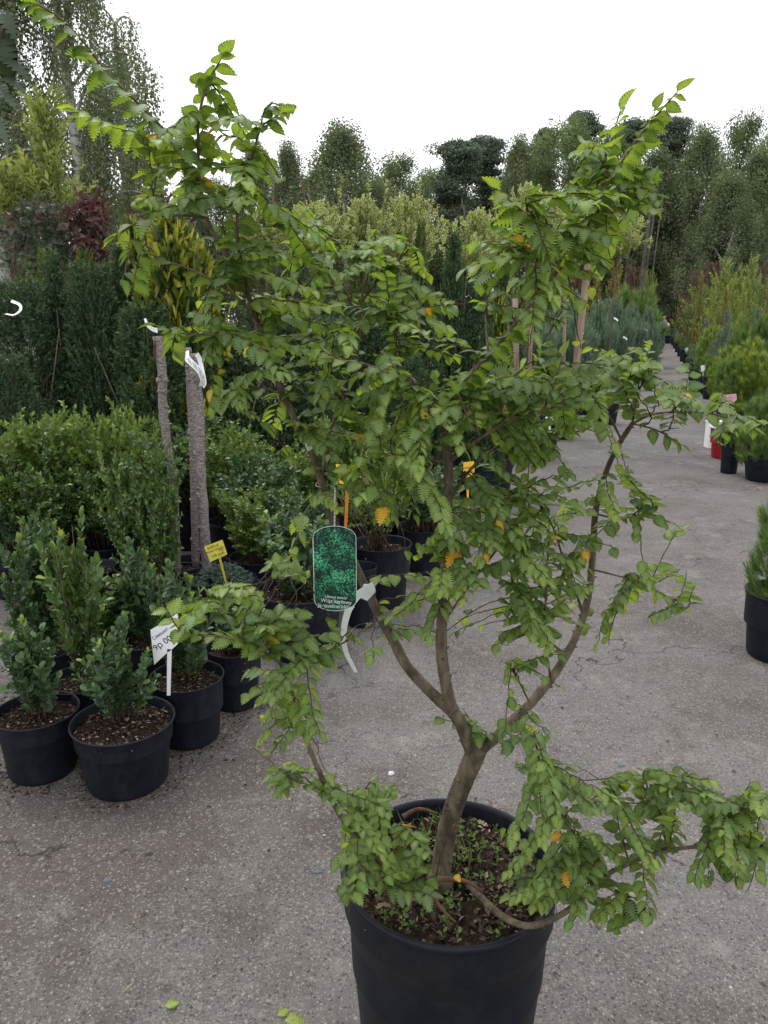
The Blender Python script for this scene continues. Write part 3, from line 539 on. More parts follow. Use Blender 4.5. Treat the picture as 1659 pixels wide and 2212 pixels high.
def leafy(P, frac0=.25, spacing=.0125, size=.032, seed=0, dr0=0.):
    """alternate leaves in two flat ranks along a twig, drooping a little from it"""
    rs = np.random.default_rng(abs(int(seed))); seg = np.linalg.norm(np.diff(P, axis=0), axis=1); cum = np.concatenate([[0], np.cumsum(seg)]); L = cum[-1]
    s = L*frac0; k = 0; sz = size*rs.uniform(.85, 1.12); side0 = rs.choice([-1, 1]); hue = rs.uniform(.12, .62)+(.18 if rs.random() < .12 else 0)
    tilt = rs.normal(0, .28); hang = rs.normal(-.15, .25); drp = rs.normal(-.08, .16)
    while s < L:
        i = min(len(P)-2, np.searchsorted(cum, s)-1); i = max(i, 0); f = (s-cum[i])/max(seg[i], 1e-6); p = P[i]+(P[i+1]-P[i])*f; tg = unit((P[min(i+2, len(P)-1)]-P[max(0, i-1)])[None])[0]
        up = np.array((0, 0, 1.)); sd_ = np.cross(tg, up); sd_ = sd_/max(np.linalg.norm(sd_), .05)
        if np.linalg.norm(sd_) < .3: sd_ = np.array((1., 0, 0))
        sd_ = unit(sd_[None])[0]; nn = np.cross(sd_, tg); nn = nn/np.linalg.norm(nn)
        if nn[2] < 0: nn = -nn
        sd_ = sd_*math.cos(tilt)+nn*math.sin(tilt)
        side = side0*(1 if k % 2 else -1); t = s/L; ta = .45+.35*t
        d = tg*ta+sd_*side*(1-.35*t)+np.array((0, 0, -.16-dr0+rs.normal(0, .12)+drp))+rs.normal(0, .10, 3)
        n_ = up*.65+nn*.5+rs.normal(0, .24, 3)+sd_*side*.3+np.array((0, hang, 0))
        z = sz*(1 if t < .7 else 1.25-.85*(t-.35))*rs.uniform(.72, 1.12)
        LP.append(p); LD.append(d); LN.append(n_); LS.append(z)
        r_ = hue+rs.normal(0, .1)+.22*max(0, t-.7)/.3; r_ = min(max(r_, 0), .9)
        if rs.random() < .0045: r_ = rs.uniform(.96, 1)
        LR.append(r_); s += spacing*rs.uniform(.75, 1.25)*(sz/.032); k += 1
    # end leaf
    LP.append(P[-1]); LD.append(P[-1]-P[-2]); LN.append(np.array((0, .2, 1.))); LS.append(sz*.75); LR.append(min(.9, hue+.2))
for q in order:
    t = targets[q]; d = SKP-t; dd = np.linalg.norm(d, axis=1)+.25*np.maximum(0, SKP[:, 2]-t[2])
    j = int(np.argmin(dd)); a = SKP[j]; v = t-a; L = np.linalg.norm(v)
    if L < .03: v = v/max(L, 1e-4)*.05; v += rng.normal(0, .01, 3); L = np.linalg.norm(v)
    u0 = SKT[j]*L*.30+v*.2
    ext = unit(v[None])[0]*max(.015, .13-L)
    end = a+v+ext+np.array((0, 0, -.008)); mid = a+u0*.9+np.array((0, 0, .012)); P = smooth_path([a, mid, a*.35+end*.65+np.array((0, 0, .012)), end], 5)
    P[1:-1] += rng.normal(0, .0013, (len(P)-2, 3))
    r = min(.0016+.004*L, skel[j][2]*.8) if L > .12 else .0013
    n0 = len(LP); leafy(P, .10 if L < .18 else 1-.20/L, .0098, .0268, int(q)); twl.append((P, max(r, .0011), n0, len(LP)))
    if L > .09:
        tg = np.gradient(P, axis=0); tg /= np.linalg.norm(tg, axis=1)[:, None]
        SKP = np.vstack([SKP, P[4:12:2]]); SKT = np.vstack([SKT, tg[4:12:2]]); skel += [(P[i], tg[i], .002) for i in range(4, 12, 2)][:len(P[4:12:2])]
# the long leader shoots carry big leaves all along
for nm, P, r0, r1, mt in br:
    if r1 <= .0013 and nm == 'branch':
        L = np.linalg.norm(np.diff(P, axis=0), axis=1).sum()
        top = P[-1][2] > 1.6
        ctr = np.array((.05, 1.2, 1.1))
        if top and r0 < .006: leafy(P, .12, .0068, .039, len(P)+int(1000*P[0][0]), .35)
        elif top: leafy(P, .72 if r0 > .01 else .6, .0075, .038, 5, .1)
        else: leafy(P, .4, .013, .032, len(P)+int(1000*P[-1][2]))
LP = np.array(LP); LD = unit(np.array(LD)); LN = np.array(LN); LS = np.array(LS); LR = np.array(LR)
# stretches of limb that carry no leaves, and the leaves missing round the hanging tags
cpos = LP+LD*LS[:, None]*.5-np.array((0, 0, CH)); depth = cpos[:, 1]*CP-cpos[:, 2]*SP
px_ = 829.5+FPX*cpos[:, 0]/depth; py_ = 1106-FPX*(cpos[:, 1]*SP+cpos[:, 2]*CP)/depth; keep = np.ones(len(LP), bool); uu = rs_keep = np.random.default_rng(9).random(len(LP))
for x0, x1, y0_, y1, pk in ((664, 782, 1128, 1330, .0), (735, 820, 1250, 1400, .06), (738, 785, 1400, 1460, .2), (835, 985, 1385, 1600, .10), (925, 1075, 1600, 1900, .04), (1050, 1230, 1440, 1620, .45), (820, 950, 1190, 1700, .45), (440, 495, 1160, 1262, .0), (322, 372, 1325, 1500, .12), (925, 1000, 1330, 1540, .3), (395, 450, 755, 1180, .15), (985, 1035, 985, 1040, .0), (655, 700, 1600, 1680, .1), (735, 800, 1030, 1060, .3), (1270, 1320, 960, 1060, .3), (1000, 1090, 1190, 1420, .35), (1190, 1300, 1290, 1480, .22), (1262, 1312, 1090, 1290, .5), (245, 470, 480, 690, .55), (600, 760, 560, 900, .8), (900, 1060, 640, 800, .6), (1040, 1300, 640, 800, .55), (1200, 1300, 560, 700, .5), (930, 1080, 450, 560, .4), (560, 700, 280, 440, .3), (700, 860, 930, 1130, .7)):
    keep &= ~((px_ > x0) & (px_ < x1) & (py_ > y0_) & (py_ < y1) & (uu > pk))
inside = np.zeros(len(LP), bool)
for cx, cy, rx, ry, n, y0, dy in blobs: inside |= ((px_-cx)/(rx*1.25+24))**2+((py_-cy)/(ry*1.15+16))**2 < 1
BP = np.concatenate([b_[1] for b_ in br if b_[3] < .003]); bc = BP-np.array((0, 0, CH)); bd = bc[:, 1]*CP-bc[:, 2]*SP; bx = 829.5+FPX*bc[:, 0]/bd; by = 1106-FPX*(bc[:, 1]*SP+bc[:, 2]*CP)/bd
near_b = np.array([np.min((bx-a_)**2+(by-b_)**2) < 36**2 for a_, b_ in zip(px_, py_)])
keep &= inside | near_b
for P, r, n0, n1 in twl:
    kk = np.nonzero(keep[n0:n1])[0]
    tl = np.linalg.norm(P[-1]-P[0])
    if len(kk) < 2 or (tl > .10 and len(kk) < 6 and P[-1][2] > 1.5) or (tl > .16 and len(kk) < 8): keep[n0:n1] = False; continue
    last = int(np.argmin(np.linalg.norm(P-LP[n0+kk[-1]], axis=1)))+1
    if last >= 2: Q = P[:last+1]; twigb.tube(Q-E0, np.linspace(r, .0006, len(Q)), 5)
link('twigs', twigb.mesh('elm_twigs', 'barkred'), elm, kind='stuff')
LP, LD, LN, LS, LR = LP[keep], LD[keep], LN[keep], LS[keep], LR[keep]
# the 300 that show largest are single leaves, the rest one foliage part
cpos = LP-np.array((0, 0, CH)); depth = cpos[:, 1]*CP-cpos[:, 2]*SP
px_ = 829.5+FPX*cpos[:, 0]/depth; py_ = 1106-FPX*(cpos[:, 1]*SP+cpos[:, 2]*CP)/depth
vis = (px_ > 0) & (px_ < 1659) & (py_ > 0) & (py_ < 2212)
A = frames(LD, LN); face = np.abs(np.einsum('ni,ni->n', A[:, :, 2], unit(cpos)))
occ = np.array([np.sum((np.abs(px_-px_[i]) < 22) & (np.abs(py_-py_[i]) < 22) & (depth < depth[i]-.01)) for i in range(len(LP))])
score = LS/depth*(.3+face)/(1+.8*occ)*vis; big = np.argsort(-score)[:300]; bigset = np.zeros(len(LP), bool); bigset[big] = True
tm = [t_elm(i, c, 9) for i, c in enumerate((.10, .2, .32, .15))]
for vnt in range(4):
    sel = (~bigset) & (np.arange(len(LP)) % 4 == vnt)
    if vnt == 0: Vs = []; Fs = []; Rs = []; nb = 0
    tv, tf = tm[vnt]; A_ = A[sel]; V = np.einsum('nij,vj->nvi', A_, tv)*LS[sel][:, None, None]+(LP[sel]-E0)[:, None, :]
    Vs.append(V.reshape(-1, 3)); Fs.append((tf[None]+np.arange(len(V))[:, None, None]*len(tv)).reshape(-1, 3)+nb); Rs.append(np.repeat(LR[sel], len(tv))); nb += len(V)*len(tv)
link('foliage', mesh_from('elm_foliage', np.vstack(Vs), np.vstack(Fs), 'elm', True, np.concatenate(Rs)), elm, kind='stuff')
lm = {}
for i in big:
    vnt = int(i) % 4; hb = int(min(11, LR[i]*11)) if LR[i] < .95 else 12
    if (vnt, hb) not in lm:
        tv, tf = tm[vnt]; lm[(vnt, hb)] = mesh_from('elm_leaf', tv, tf, 'elm', True, np.full(len(tv), .98 if hb == 12 else (hb+.5)/12))
    o = link('leaf', lm[(vnt, hb)], elm); m4 = Matrix(((*A[i][0], 0), (*A[i][1], 0), (*A[i][2], 0), (0, 0, 0, 1))) 
    o.matrix_local = Matrix.Translation(Vector(LP[i]-E0)) @ m4 @ Matrix.Diagonal((LS[i], LS[i], LS[i], 1))
print('elm leaves', len(LP))

# litter, weeds and peels lying in the elm's pot
def litter(n, r, z, seed, name='litter', smin=.004, smax=.016):
    rs = np.random.default_rng(seed); a = rs.uniform(0, 2*np.pi, n); rr = r*np.sqrt(rs.uniform(0, 1, n))
    pos = np.stack([rr*np.cos(a), rr*np.sin(a), z+rs.uniform(0, .009, n)], 1); d = rs.normal(0, 1, (n, 3)); d[:, 2] *= .25; nn = rs.normal(0, .35, (n, 3)); nn[:, 2] += 1
    return scatter(name, t_quad(.5, .1, .1), pos, d, nn, smin+(smax-smin)*rs.random(n)**2.2, 'straw', rs.random(n)**1.3)
link('bark_litter', litter(2600, .185, SZ, 5, smin=.003, smax=.022), elm, kind='stuff')
def grass_blades(n, r, z, hmin, hmax, seed, c=(0, 0)):
    rs = np.random.default_rng(seed); a = rs.uniform(0, 2*np.pi, n); rr = r*np.sqrt(rs.random(n)); pos = np.stack([c[0]+rr*np.cos(a), c[1]+rr*np.sin(a), np.full(n, z)], 1)
    d = rs.normal(0, .45, (n, 3)); d[:, 2] = 1; return scatter('grass_blade', t_needle(.045), pos, d, rs.normal(0, 1, (n, 3)), rs.uniform(hmin, hmax, n), 'weed', rs.random(n))
link('grass', grass_blades(110, .12, SZ, .02, .07, 6, (-.05, .07)), elm, kind='stuff')
def weeds(n, r, z, seed, size=.012, c=(0, 0)):
    rs = np.random.default_rng(seed); a = rs.uniform(0, 2*np.pi, n); rr = r*np.sqrt(rs.random(n)); st = np.stack([c[0]+rr*np.cos(a), c[1]+rr*np.sin(a), np.full(n, z)], 1)
    P, D, N, t_ = shoots(st, rs.normal(0, .3, (n, 3))+np.array((0, 0, 1)), rs.uniform(.01, .03, n), 3, 2, .95, rs=rs); return scatter('weed', t_round(.6), P, D, N, size*rs.uniform(.5, 1.1, len(P)), 'weed', rs.random(len(P)))
link('weeds', weeds(120, .17, SZ, 8, .0105, (.01, 0)), elm, kind='stuff')
for pts, rr_ in (([(870, 1765, 1.36), (905, 1748, 1.37), (945, 1758, 1.36)], .006), ([(905, 1925, 1.12), (950, 1900, 1.135), (1010, 1905, 1.13), (1045, 1930, 1.11)], .006), ([(930, 1930, 1.11), (960, 1970, 1.08), (985, 1992, 1.06)], .004)):
    b = MB(); P = smooth_path([T(*p) for p in pts], 4); P[:, 2] = np.maximum(P[:, 2], SZ+.006); b.tube(P-E0, np.linspace(rr_, rr_*.4, len(P)), 6); link('bark_peel', b.mesh('bark_peel', 'brownpeel'), elm)
b = MB(); b.tube([T(1110, 1775, 1.25)-E0, T(1123, 1815, 1.235)-E0, T(1140, 1860, 1.22)-E0], [.0028, .0024, .003], 6); link('dead_twig', b.mesh('dead_twig', 'wood'), elm)

# ------------------------------------------------------------------ plant kinds: shared foliage meshes, one unit = one metre
def rs_(s): return np.random.default_rng(s)
def fol_box(name, mat, h, w, nst, leaf, seed, spread=.5, leafn=12, ylw=.12, per=2):
    """upright stems closely set with small rounded leaves in opposite pairs"""
    rs = rs_(seed); a = rs.uniform(0, 2*np.pi, nst); rr = w/2*np.sqrt(rs.random(nst)); lean = rs.normal(0, .12, (nst, 2))
    base = np.stack([rr*np.cos(a)*.35, rr*np.sin(a)*.35, np.zeros(nst)], 1); tip = np.stack([rr*np.cos(a), rr*np.sin(a), h*(1-.42*(rr/(w/2))**2)*rs.uniform(.72, 1.02, nst)], 1)
    st = []; dr = []; ln = []
    for i in range(nst):
        m = max(2, int(np.linalg.norm(tip[i]-base[i])/.05)); 
        for k in range(m):
            t = (k+.4)/m
            if t < .12: continue
            p = base[i]+(tip[i]-base[i])*t; st.append(p); d0 = unit((tip[i]-base[i])[None])[0]
            if k == m-1: dr.append(d0+rs.normal(0, .1, 3)); ln.append(.075)
            else: dr.append(d0*.55+rs.normal(0, .5, 3)+np.array((p[0], p[1], 0))/max(w/2, .01)*.8); ln.append(rs.uniform(.04, .085))
    st = np.array(st); P, D, N, t = shoots(st, np.array(dr), np.array(ln), max(4, leafn//2), per, .85, rs=rs)
    zt = np.clip(P[:, 2]/h, 0, 1); r = rs.normal(.38, .16, len(P))+.28*(t > .85)*(rs.random(len(P)) < ylw*3)+ .1*zt
    return scatter(name, t_round(.62), P, D, N, leaf*rs.uniform(.6, 1.15, len(P)), mat, np.clip(r, 0, 1)), tip, base
def box_column(h, w, nst, leaf, seed, node=.0085, side=5, ang=.42):
    """close columns of paired rounded leaves: main stems and short erect side shoots"""
    rs = rs_(seed); Ps = []; Ds = []; Ns = []; Rs = []; bases = []; tips = []
    for i in range(nst):
        a = rs.uniform(0, 6.283); q = w*.5*math.sqrt(rs.random())*(0 if i == 0 else 1); hh = h*(1 if i == 0 else rs.uniform(.55, .95)); b0 = np.array((q*math.cos(a)*.45, q*math.sin(a)*.45, 0)); t0 = np.array((q*math.cos(a), q*math.sin(a), hh))+np.append(rs.normal(0, .012, 2), 0)
        bases.append(b0); tips.append(t0); L = np.linalg.norm(t0-b0); k0 = .08 if ang < .6 else .3; groups = [(b0+(t0-b0)*k0, t0-b0, L*(1-k0))]
        for k in range(side):
            f = rs.uniform(.08, .8) if ang < .6 else rs.uniform(.25, .98); p = b0+(t0-b0)*f; wide = ang > .6; d = (t0-b0)/L+np.append(rs.normal(0, ang, 2), .1); groups.append((p, d, min(rs.uniform(.05, .11), (1-f)*L+.02) if not wide else rs.uniform(.05, .12)))
        for p, d, l in groups:
            nn = max(3, int(l/node)); P, D, N, tt = shoots(p[None], d[None]+rs.normal(0, .03, 3), l, nn, 2, .80, rs=rs, jit=.25)
            Ps.append(P); Ds.append(D); Ns.append(N); sh = rs.random() < .4; Rs.append(np.clip(rs.normal(.40, .14, len(P))+(.5 if sh and ang < .6 else (.3 if sh else .1))*np.clip((tt-.8)/.2, 0, 1), 0, 1))
    P = np.concatenate(Ps); return P, np.concatenate(Ds), np.concatenate(Ns), leaf*rs.uniform(.62, 1.12, len(P)), np.concatenate(Rs), np.array(bases), np.array(tips)
def stems_mesh(name, bases, tips, r0, r1, mat='stem', sides=5, z0=-.02):
    b = MB()
    for p, q in zip(bases, tips):
        p = np.array(p); q = np.array(q); m = p*.5+q*.5+(q-p)[[1, 0, 2]]*np.array((.05, -.05, 0)); b.tube([p+np.array((0, 0, z0)), m, q], [r0, (r0+r1)/2, r1], sides)
    return b.mesh(name, mat)
def fol_cloud(name, mat, h, w, nsh, length, nodes, per, leaf, width, seed, mode='decus', splay=.8, tmpl=None, prof=None, up=.9, bend=(0, 0, 0), zlo=.1, out=1., shell=.5, tipgain=.3, droop=0, jit=.15, rbase=.35, upn=None, smin=.7, lump=0.):
    """shoots through a body of revolution: prof(t) gives the half width at height fraction t"""
    rs = rs_(seed); prof = prof or (lambda t: np.sqrt(np.clip(1-(2*t-1)**2, 0, 1)))
    t = rs.random(nsh*3); pr = prof(t); keep = rs.random(nsh*3) < pr/ max(pr.max(), 1e-6)+.08; t = t[keep][:nsh]; n = len(t)
    a = rs.uniform(0, 2*np.pi, n); q = np.where(rs.random(n) < shell, rs.uniform(.75, 1, n), np.sqrt(rs.random(n)))
    wob = 1+lump*(np.sin(a*3+t*9+seed)*.5+np.sin(a*5-t*14+seed*2)*.5)
    rr = prof(t)*w/2*q*wob
    p = np.stack([rr*np.cos(a), rr*np.sin(a), h*(zlo+(1-zlo)*t)], 1)
    d = np.stack([np.cos(a)*out*q, np.sin(a)*out*q, np.full(n, up)], 1)+rs.normal(0, .28, (n, 3)); d = unit(d); L = length*rs.uniform(.65, 1.2, n)
    st = p-d*L[:, None]*.75
    if mode == 'spiral' and upn is None: upn = 'any'
    P, D, N, tt = shoots(st, d, L, nodes, per, splay, mode, bend, jit, upn=upn, rs=rs)
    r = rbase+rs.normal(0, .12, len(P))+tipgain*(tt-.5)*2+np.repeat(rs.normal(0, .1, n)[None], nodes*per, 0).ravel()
    return scatter(name, tmpl if tmpl is not None else t_needle(width/leaf), P, D, N, leaf*rs.uniform(smin, 1.15, len(P)), mat, np.clip(r, 0, 1))
def copy_thing(src, name, label, loc, rz=0, scale=1, group=None, potscale=None):
    """a copy of a thing with copies of its parts and sub-parts"""
    r = src.copy(); col.objects.link(r); r.name = name; r.location = tuple(loc); r.rotation_euler = (0, 0, rz); r['label'] = label
    r.scale = (scale,)*3 if not hasattr(scale, '__len__') else scale
    if group: r['group'] = group
    for ch in kids[src.name]:
        c = ch.copy(); col.objects.link(c); c.parent = r
        for g_ in kids.get(ch.name, []): d = g_.copy(); col.objects.link(d); d.parent = c
    return r
kids = {}
POTM = {}
def pot_mesh(kind='squat', mat='pot', seg=48):
    k = (kind, mat, seg)
    if k not in POTM:
        b = MB(); b.lathe(pot_profile(1, .72 if kind == 'squat' else 1.0, .80, .2, .022, .02) if False else
            [(r, z) for r, z in [(0, .004), (.37, .004), (.385, .02), (.395, .05), (.445, .54 if kind == 'squat' else .78), (.452, .555 if kind == 'squat' else .795), (.462, .57 if kind == 'squat' else .81), (.483, .68 if kind == 'squat' else .955), (.487, .692 if kind == 'squat' else .97), (.497, .70 if kind == 'squat' else .98), (.50, .71 if kind == 'squat' else .99), (.495, .72 if kind == 'squat' else 1.0), (.483, .717 if kind == 'squat' else .997), (.476, .70 if kind == 'squat' else .98), (.462, .5)]], seg)
        POTM[k] = b.mesh('pot_'+kind, mat)
    return POTM[k]
SOILM = {}
def build_pot(root, D, H, mat='pot', seg=40, soil=.86, near=False):
    kind = 'squat' if H/D < .86 else 'tall'; hh = .72 if kind == 'squat' else 1.0
    o = link('pot', pot_mesh(kind, mat, seg), root); o.scale = (D, D, H/hh)
    if 's' not in SOILM: SOILM['s'] = soil_mesh(.465, 0, 26, .018, 11)
    s = link('soil', SOILM['s'], root); s.scale = (D, D, min(D, .4)); s.location = (0, 0, H*soil); s.rotation_euler = (0, 0, random.random()*6)
    ks = [o, s]
    if near:
        kk = 'l%d' % random.randint(0, 2)
        if kk not in SOILM: SOILM[kk] = litter(1100, .45, 0, len(SOILM)+20, smin=.010, smax=.075)
        l = link('bark_litter', SOILM[kk], root, kind='stuff'); l.scale = (D, D, D*.8); l.location = (0, 0, H*soil+.002); l.rotation_euler = (0, 0, random.random()*6); ks.append(l)
    kids[root.name] = ks; return ks
def add(root, name, me, loc=(0, 0, 0), rz=0, scale=1, **kw):
    o = link(name, me, root, **kw); o.location = loc; o.rotation_euler = (0, 0, rz); o.scale = (scale,)*3 if not hasattr(scale, '__len__') else scale
    kids.setdefault(root.name, []).append(o); return o
def rimspot(px, py, w_, H):
    """floor position and real diameter of a pot whose rim of height H shows at px, py and is w_ wide"""
    d = ray(px, py); t = (CH-H)/-d[2]; return np.array((d[0]*t, d[1]*t, 0)), w_*t/FPX

# ---- box plants in the front rows at the left
print('boxes')
bs = {}; bs_raw = {}
for k, (h, w_, n, mt, sd_) in enumerate(((.30, .17, 9, 'boxblue', 5), (.30, .19, 8, 'boxblue', 5), (.42, .22, 11, 'box', 5), (.46, .26, 18, 'boxblue', 6), (.34, .20, 10, 'boxblue', 5), (.40, .15, 7, 'box', 7))):
    raw = box_column(h, w_, n, .0285, 40+k, node=.0115, side=sd_+1); P, D_, N, S_, R_, base, tip = raw; bs_raw[k] = (raw, mt)
    bs[k] = (scatter('box_sprigs_%d' % k, t_round(.62), P, D_, N, S_, mt, R_), stems_mesh('box_stems_%d' % k, base, tip*.96, .0032, .0010), h, w_)
GF = 'small box plants in black pots at the front left'
front = [  # rim px, py, width, H, foliage, scale, plant offset, label
    (78, 1532, 178, .22, 0, (.34, .20), (.0, .02), 'small dark box plant in the scuffed front pot cut by the left edge'),
    (265, 1552, 220, .22, 1, (.34, .19), (-.01, .04), 'two-pronged little box plant in the black pot standing furthest forward of the left rows'),
    (403, 1458, 160, .24, 4, (.42, .24), (0, .05), 'small box plant with yellow tips behind the tilted white price sign'),
    (176, 1465, 148, .22, 5, (.62, .17), (.02, 0), 'tall narrow upright box plant in the pot with mossy soil'),
    (95, 1395, 150, .22, 3, (.54, .25), (-.02, 0), 'dense bushy blue-green box plant at the far left behind the scuffed front pot'),
    (505, 1395, 120, .24, 4, (.22, .20), (0, 0), 'low box plant in the dark pot mostly hidden under the drooping elm branch'),
    (225, 1362, 110, .22, 5, (.30, .26), (.01, 0), 'black pot with a sparse box sprig behind the tall narrow box plant'),
    (320, 1375, 140, .22, 4, (.42, .22), (.0, .02), 'upright box plant with a few pale shoots standing left behind the white price sign')]
front_pots = []
for i, (px, py, ww, H, k, (fh, fw), off, lab) in enumerate(front):
    c, D = rimspot(px, py, ww, H); t = thing('potted_box', lab, 'potted plant', c, 0, GF); build_pot(t, D, H, seg=64, near=True)
    me, sm, h, w_ = bs[k]; s = (fw/w_, fw/w_, fh/h)
    s = tuple(min(max(x, .6), 1.6) for x in s)
    if i < 3:         # the 300 leaves that show largest on the nearest plants are single leaves
        (P, D_, N, S_, R_, base, tip), mt = bs_raw[k]; ang = i*1.3; fwd = P[:, 0]*math.sin(ang)+P[:, 1]*math.cos(ang); outw = np.linalg.norm(P[:, :2], axis=1)
        sc_ = -(fwd)+.25*P[:, 2]+.3*outw; top_ = np.argsort(-sc_)[:300]; ms = np.zeros(len(P), bool); ms[top_] = True; q = ~ms
        hold = add(t, 'foliage', scatter('box_inner_leaves', t_round(.62), P[q], D_[q], N[q], S_[q], mt, R_[q]), (off[0], off[1], H*.86), ang, s, kind='stuff')
        tv, tf = t_round(.62); A_ = frames(D_, N); base_m = Matrix.Translation((off[0], off[1], H*.86)) @ Matrix.Rotation(ang, 4, 'Z') @ Matrix.Diagonal((*s, 1)); cache = {}
        for j in top_:
            hb = int(min(11, R_[j]*12))
            if hb not in cache: cache[hb] = mesh_from('box_leaf', tv, tf, mt, False, np.full(len(tv), (hb+.5)/12))
            o = link('leaf', cache[hb], t); m4 = Matrix(((*A_[j][0], 0), (*A_[j][1], 0), (*A_[j][2], 0), (0, 0, 0, 1)))
            o.matrix_local = base_m @ Matrix.Translation(Vector(P[j])) @ m4 @ Matrix.Diagonal((S_[j], S_[j], S_[j], 1))
    else: o = add(t, 'foliage', me, (off[0], off[1], H*.86), i*1.3, s, kind='stuff')
    add(t, 'stem', sm, (off[0], off[1], H*.86), i*1.3, s); front_pots.append((t, c, D, H))
# ---- bigger box bushes massed behind
BB = {}
for k, (h, w_, n, mt, lf) in enumerate(((.60, .46, 34, 'box', .025), (.60, .46, 34, 'boxlight', .026), (.60, .46, 34, 'boxblue', .027))):
    P, D_, N, S_, R_, base, tip = box_column(h, w_, n, lf, 60+k, node=.013, side=12, ang=.95)
    BB[k] = (scatter('box_bush_%d' % k, t_quad(.62, .12, .08), P, D_, N, S_*1.3, mt, R_), stems_mesh('box_bush_stems_%d' % k, base, tip*.9, .004, .0015))
GB = 'box bushes massed behind the front rows'
mass = [ # px, y(world), top py, kind, width px, H, label
    (40, 3.15, 905, 1, 190, .26, 'yellowish box bush at the left edge below the dark yews'), (150, 3.35, 890, 1, 190, .26, 'light green box bush second from the left edge in the massed bushes'),
    (262, 3.2, 880, 1, 170, .26, 'light green box bush with a tall leader left of the lone grafted trunk'), (312, 2.42, 945, 0, 165, .26, 'broad mid-green box bush left in front of the paired grafted trunks'),
    (90, 3.05, 985, 0, 190, .26, 'dark glossy box bush in front of the yellowish bush at the left edge'), (215, 3.1, 990, 0, 180, .26, 'mid-green box bush with bare lower twigs behind the tall narrow box plant'),
    (10, 3.0, 1040, 2, 120, .26, 'blue-green box bush cut off by the left edge of the picture'), (310, 3.0, 1070, 0, 130, .26, 'thin box bush directly left of the foot of the paired trunks'),
    (500, 3.7, 930, 1, 160, .28, 'yellow-green box bush immediately right of the paired grafted trunks'), (560, 3.35, 985, 2, 170, .28, 'blue-green box bush right of the paired trunks and behind the elm'),
    (640, 3.6, 960, 1, 150, .28, 'olive box bush behind the elm trunk'), (640, 3.0, 1050, 2, 150, .28, 'glossy blue-green box bush above the hanging green picture tag'),
    (730, 3.7, 900, 1, 140, .28, 'tall light box bush behind the upper elm trunk'), (905, 4.1, 1020, 2, 120, .30, 'round dark box bush behind the small amber price sign'),
    (460, 3.9, 900, 0, 150, .28, 'dark box bush peeping behind the paired trunks'), (820, 4.2, 930, 0, 130, .30, 'dark leafy box bush in the back row behind the elm centre'), (400, 3.9, 930, 2, 130, .28, 'blue-green box bush between the lone trunk and the paired trunks')]
for i, (px, y, top, k, wp, H, lab) in enumerate(mass):
    y += .95 if px < 480 else .75
    zt = zat(top, y); zb = H*.86; x = xat(px, y, .7); ww = span(wp, y, .7); D = .32; t = thing('potted_box_bush', lab, 'potted shrub', (x, y, 0), 0, GB); build_pot(t, D, H)
    me, sm = BB[k]; s = (ww/.46, ww/.46, (zt-zb)/.60); add(t, 'foliage', me, (0, 0, zb), i*1.7, s, kind='stuff'); add(t, 'stem', sm, (0, 0, zb), i*1.7, s)
# ---- individually placed pots beside the elm
def potted(px, py, ww, H, lab, fol, stm, fh, fw, base_h, base_w, name='potted_shrub', cat='potted shrub', grp=None, near=True, rz=0., soil=.86, off=(0, 0)):
    c, D = rimspot(px, py, ww, H); t = thing(name, lab, cat, c, 0, grp); build_pot(t, D, H, seg=64, near=near, soil=soil)
    if fol is not None:
        s = (fw/base_w, fw/base_w, fh/base_h); add(t, 'foliage', fol, (off[0], off[1], H*soil), rz, s, kind='stuff')
        if stm is not None: add(t, 'stem', stm, (off[0], off[1], H*soil), rz, s)
    return t, c, D
potted(650, 1270, 190, .30, 'box shrub in a wide black pot below the green picture tag', bs[3][0], bs[3][1], .40, .30, .46, .24, rz=.4)
potted(824, 1172, 132, .33, 'twiggy small-leaved shrub in the black pot with a white scuff on its side', None, None, 0, 0, 1, 1)
c7, D7 = rimspot(824, 1172, 132, .33); t7 = [o for o in col.objects if o.get('label', '').startswith('twiggy')][0]
rs = rs_(77); nst = 16; tips = np.stack([rs.normal(0, .11, nst), rs.normal(0, .11, nst), rs.uniform(.28, .5, nst)], 1); bases = np.stack([rs.normal(0, .025, nst), rs.normal(0, .025, nst), np.zeros(nst)], 1)
add(t7, 'stem', stems_mesh('twiggy_stems', bases, tips, .0065, .002), (-.03, 0, .29))
st = np.concatenate([tips*f for f in (.45, .6, .75, .88, 1.) for _ in range(3)]); P, D_, N, tt = shoots(st+rs.normal(0, .02, st.shape), rs.normal(0, .6, st.shape)+np.array((0, 0, .6)), .09, 6, 2, .8, rs=rs)
add(t7, 'foliage', scatter('twiggy_leaves', t_round(.45), P, D_, N, .017*rs.uniform(.6, 1.2, len(P)), 'boxlight', np.clip(rs.normal(.4, .2, len(P)), 0, 1)), (-.03, 0, .29), kind='stuff')
potted(912, 1135, 112, .28, 'round dark shrub with grass at its foot in the black pot behind the elm stem', BB[2][0], BB[2][1], .42, .42, .6, .46)
potted(778, 1222, 74, .30, 'narrow near-empty black pot half hidden behind the green picture tag', None, None, 0, 0, 1, 1, 'plant_pot', 'plant pot', soil=.78)
potted(318, 1218, 140, .28, 'black pot with weedy soil and a leaning half-dead box stem', bs[5][0], bs[5][1], .34, .22, .36, .16)
potted(110, 1215, 150, .26, 'black pot of bare brown bark mulch behind the bushy plant at the far left', bs[2][0], bs[2][1], .3, .15, .42, .2, near=True)
potted(200, 1225, 120, .26, 'black pot with brown mulch between the far left rows', None, None, 0, 0, 1, 1, 'plant_pot', 'plant pot')
potted(560, 1200, 130, .28, 'black pot with yellow-green box leaves behind the yellow price sign', BB[1][0], BB[1][1], .38, .36, .6, .46)
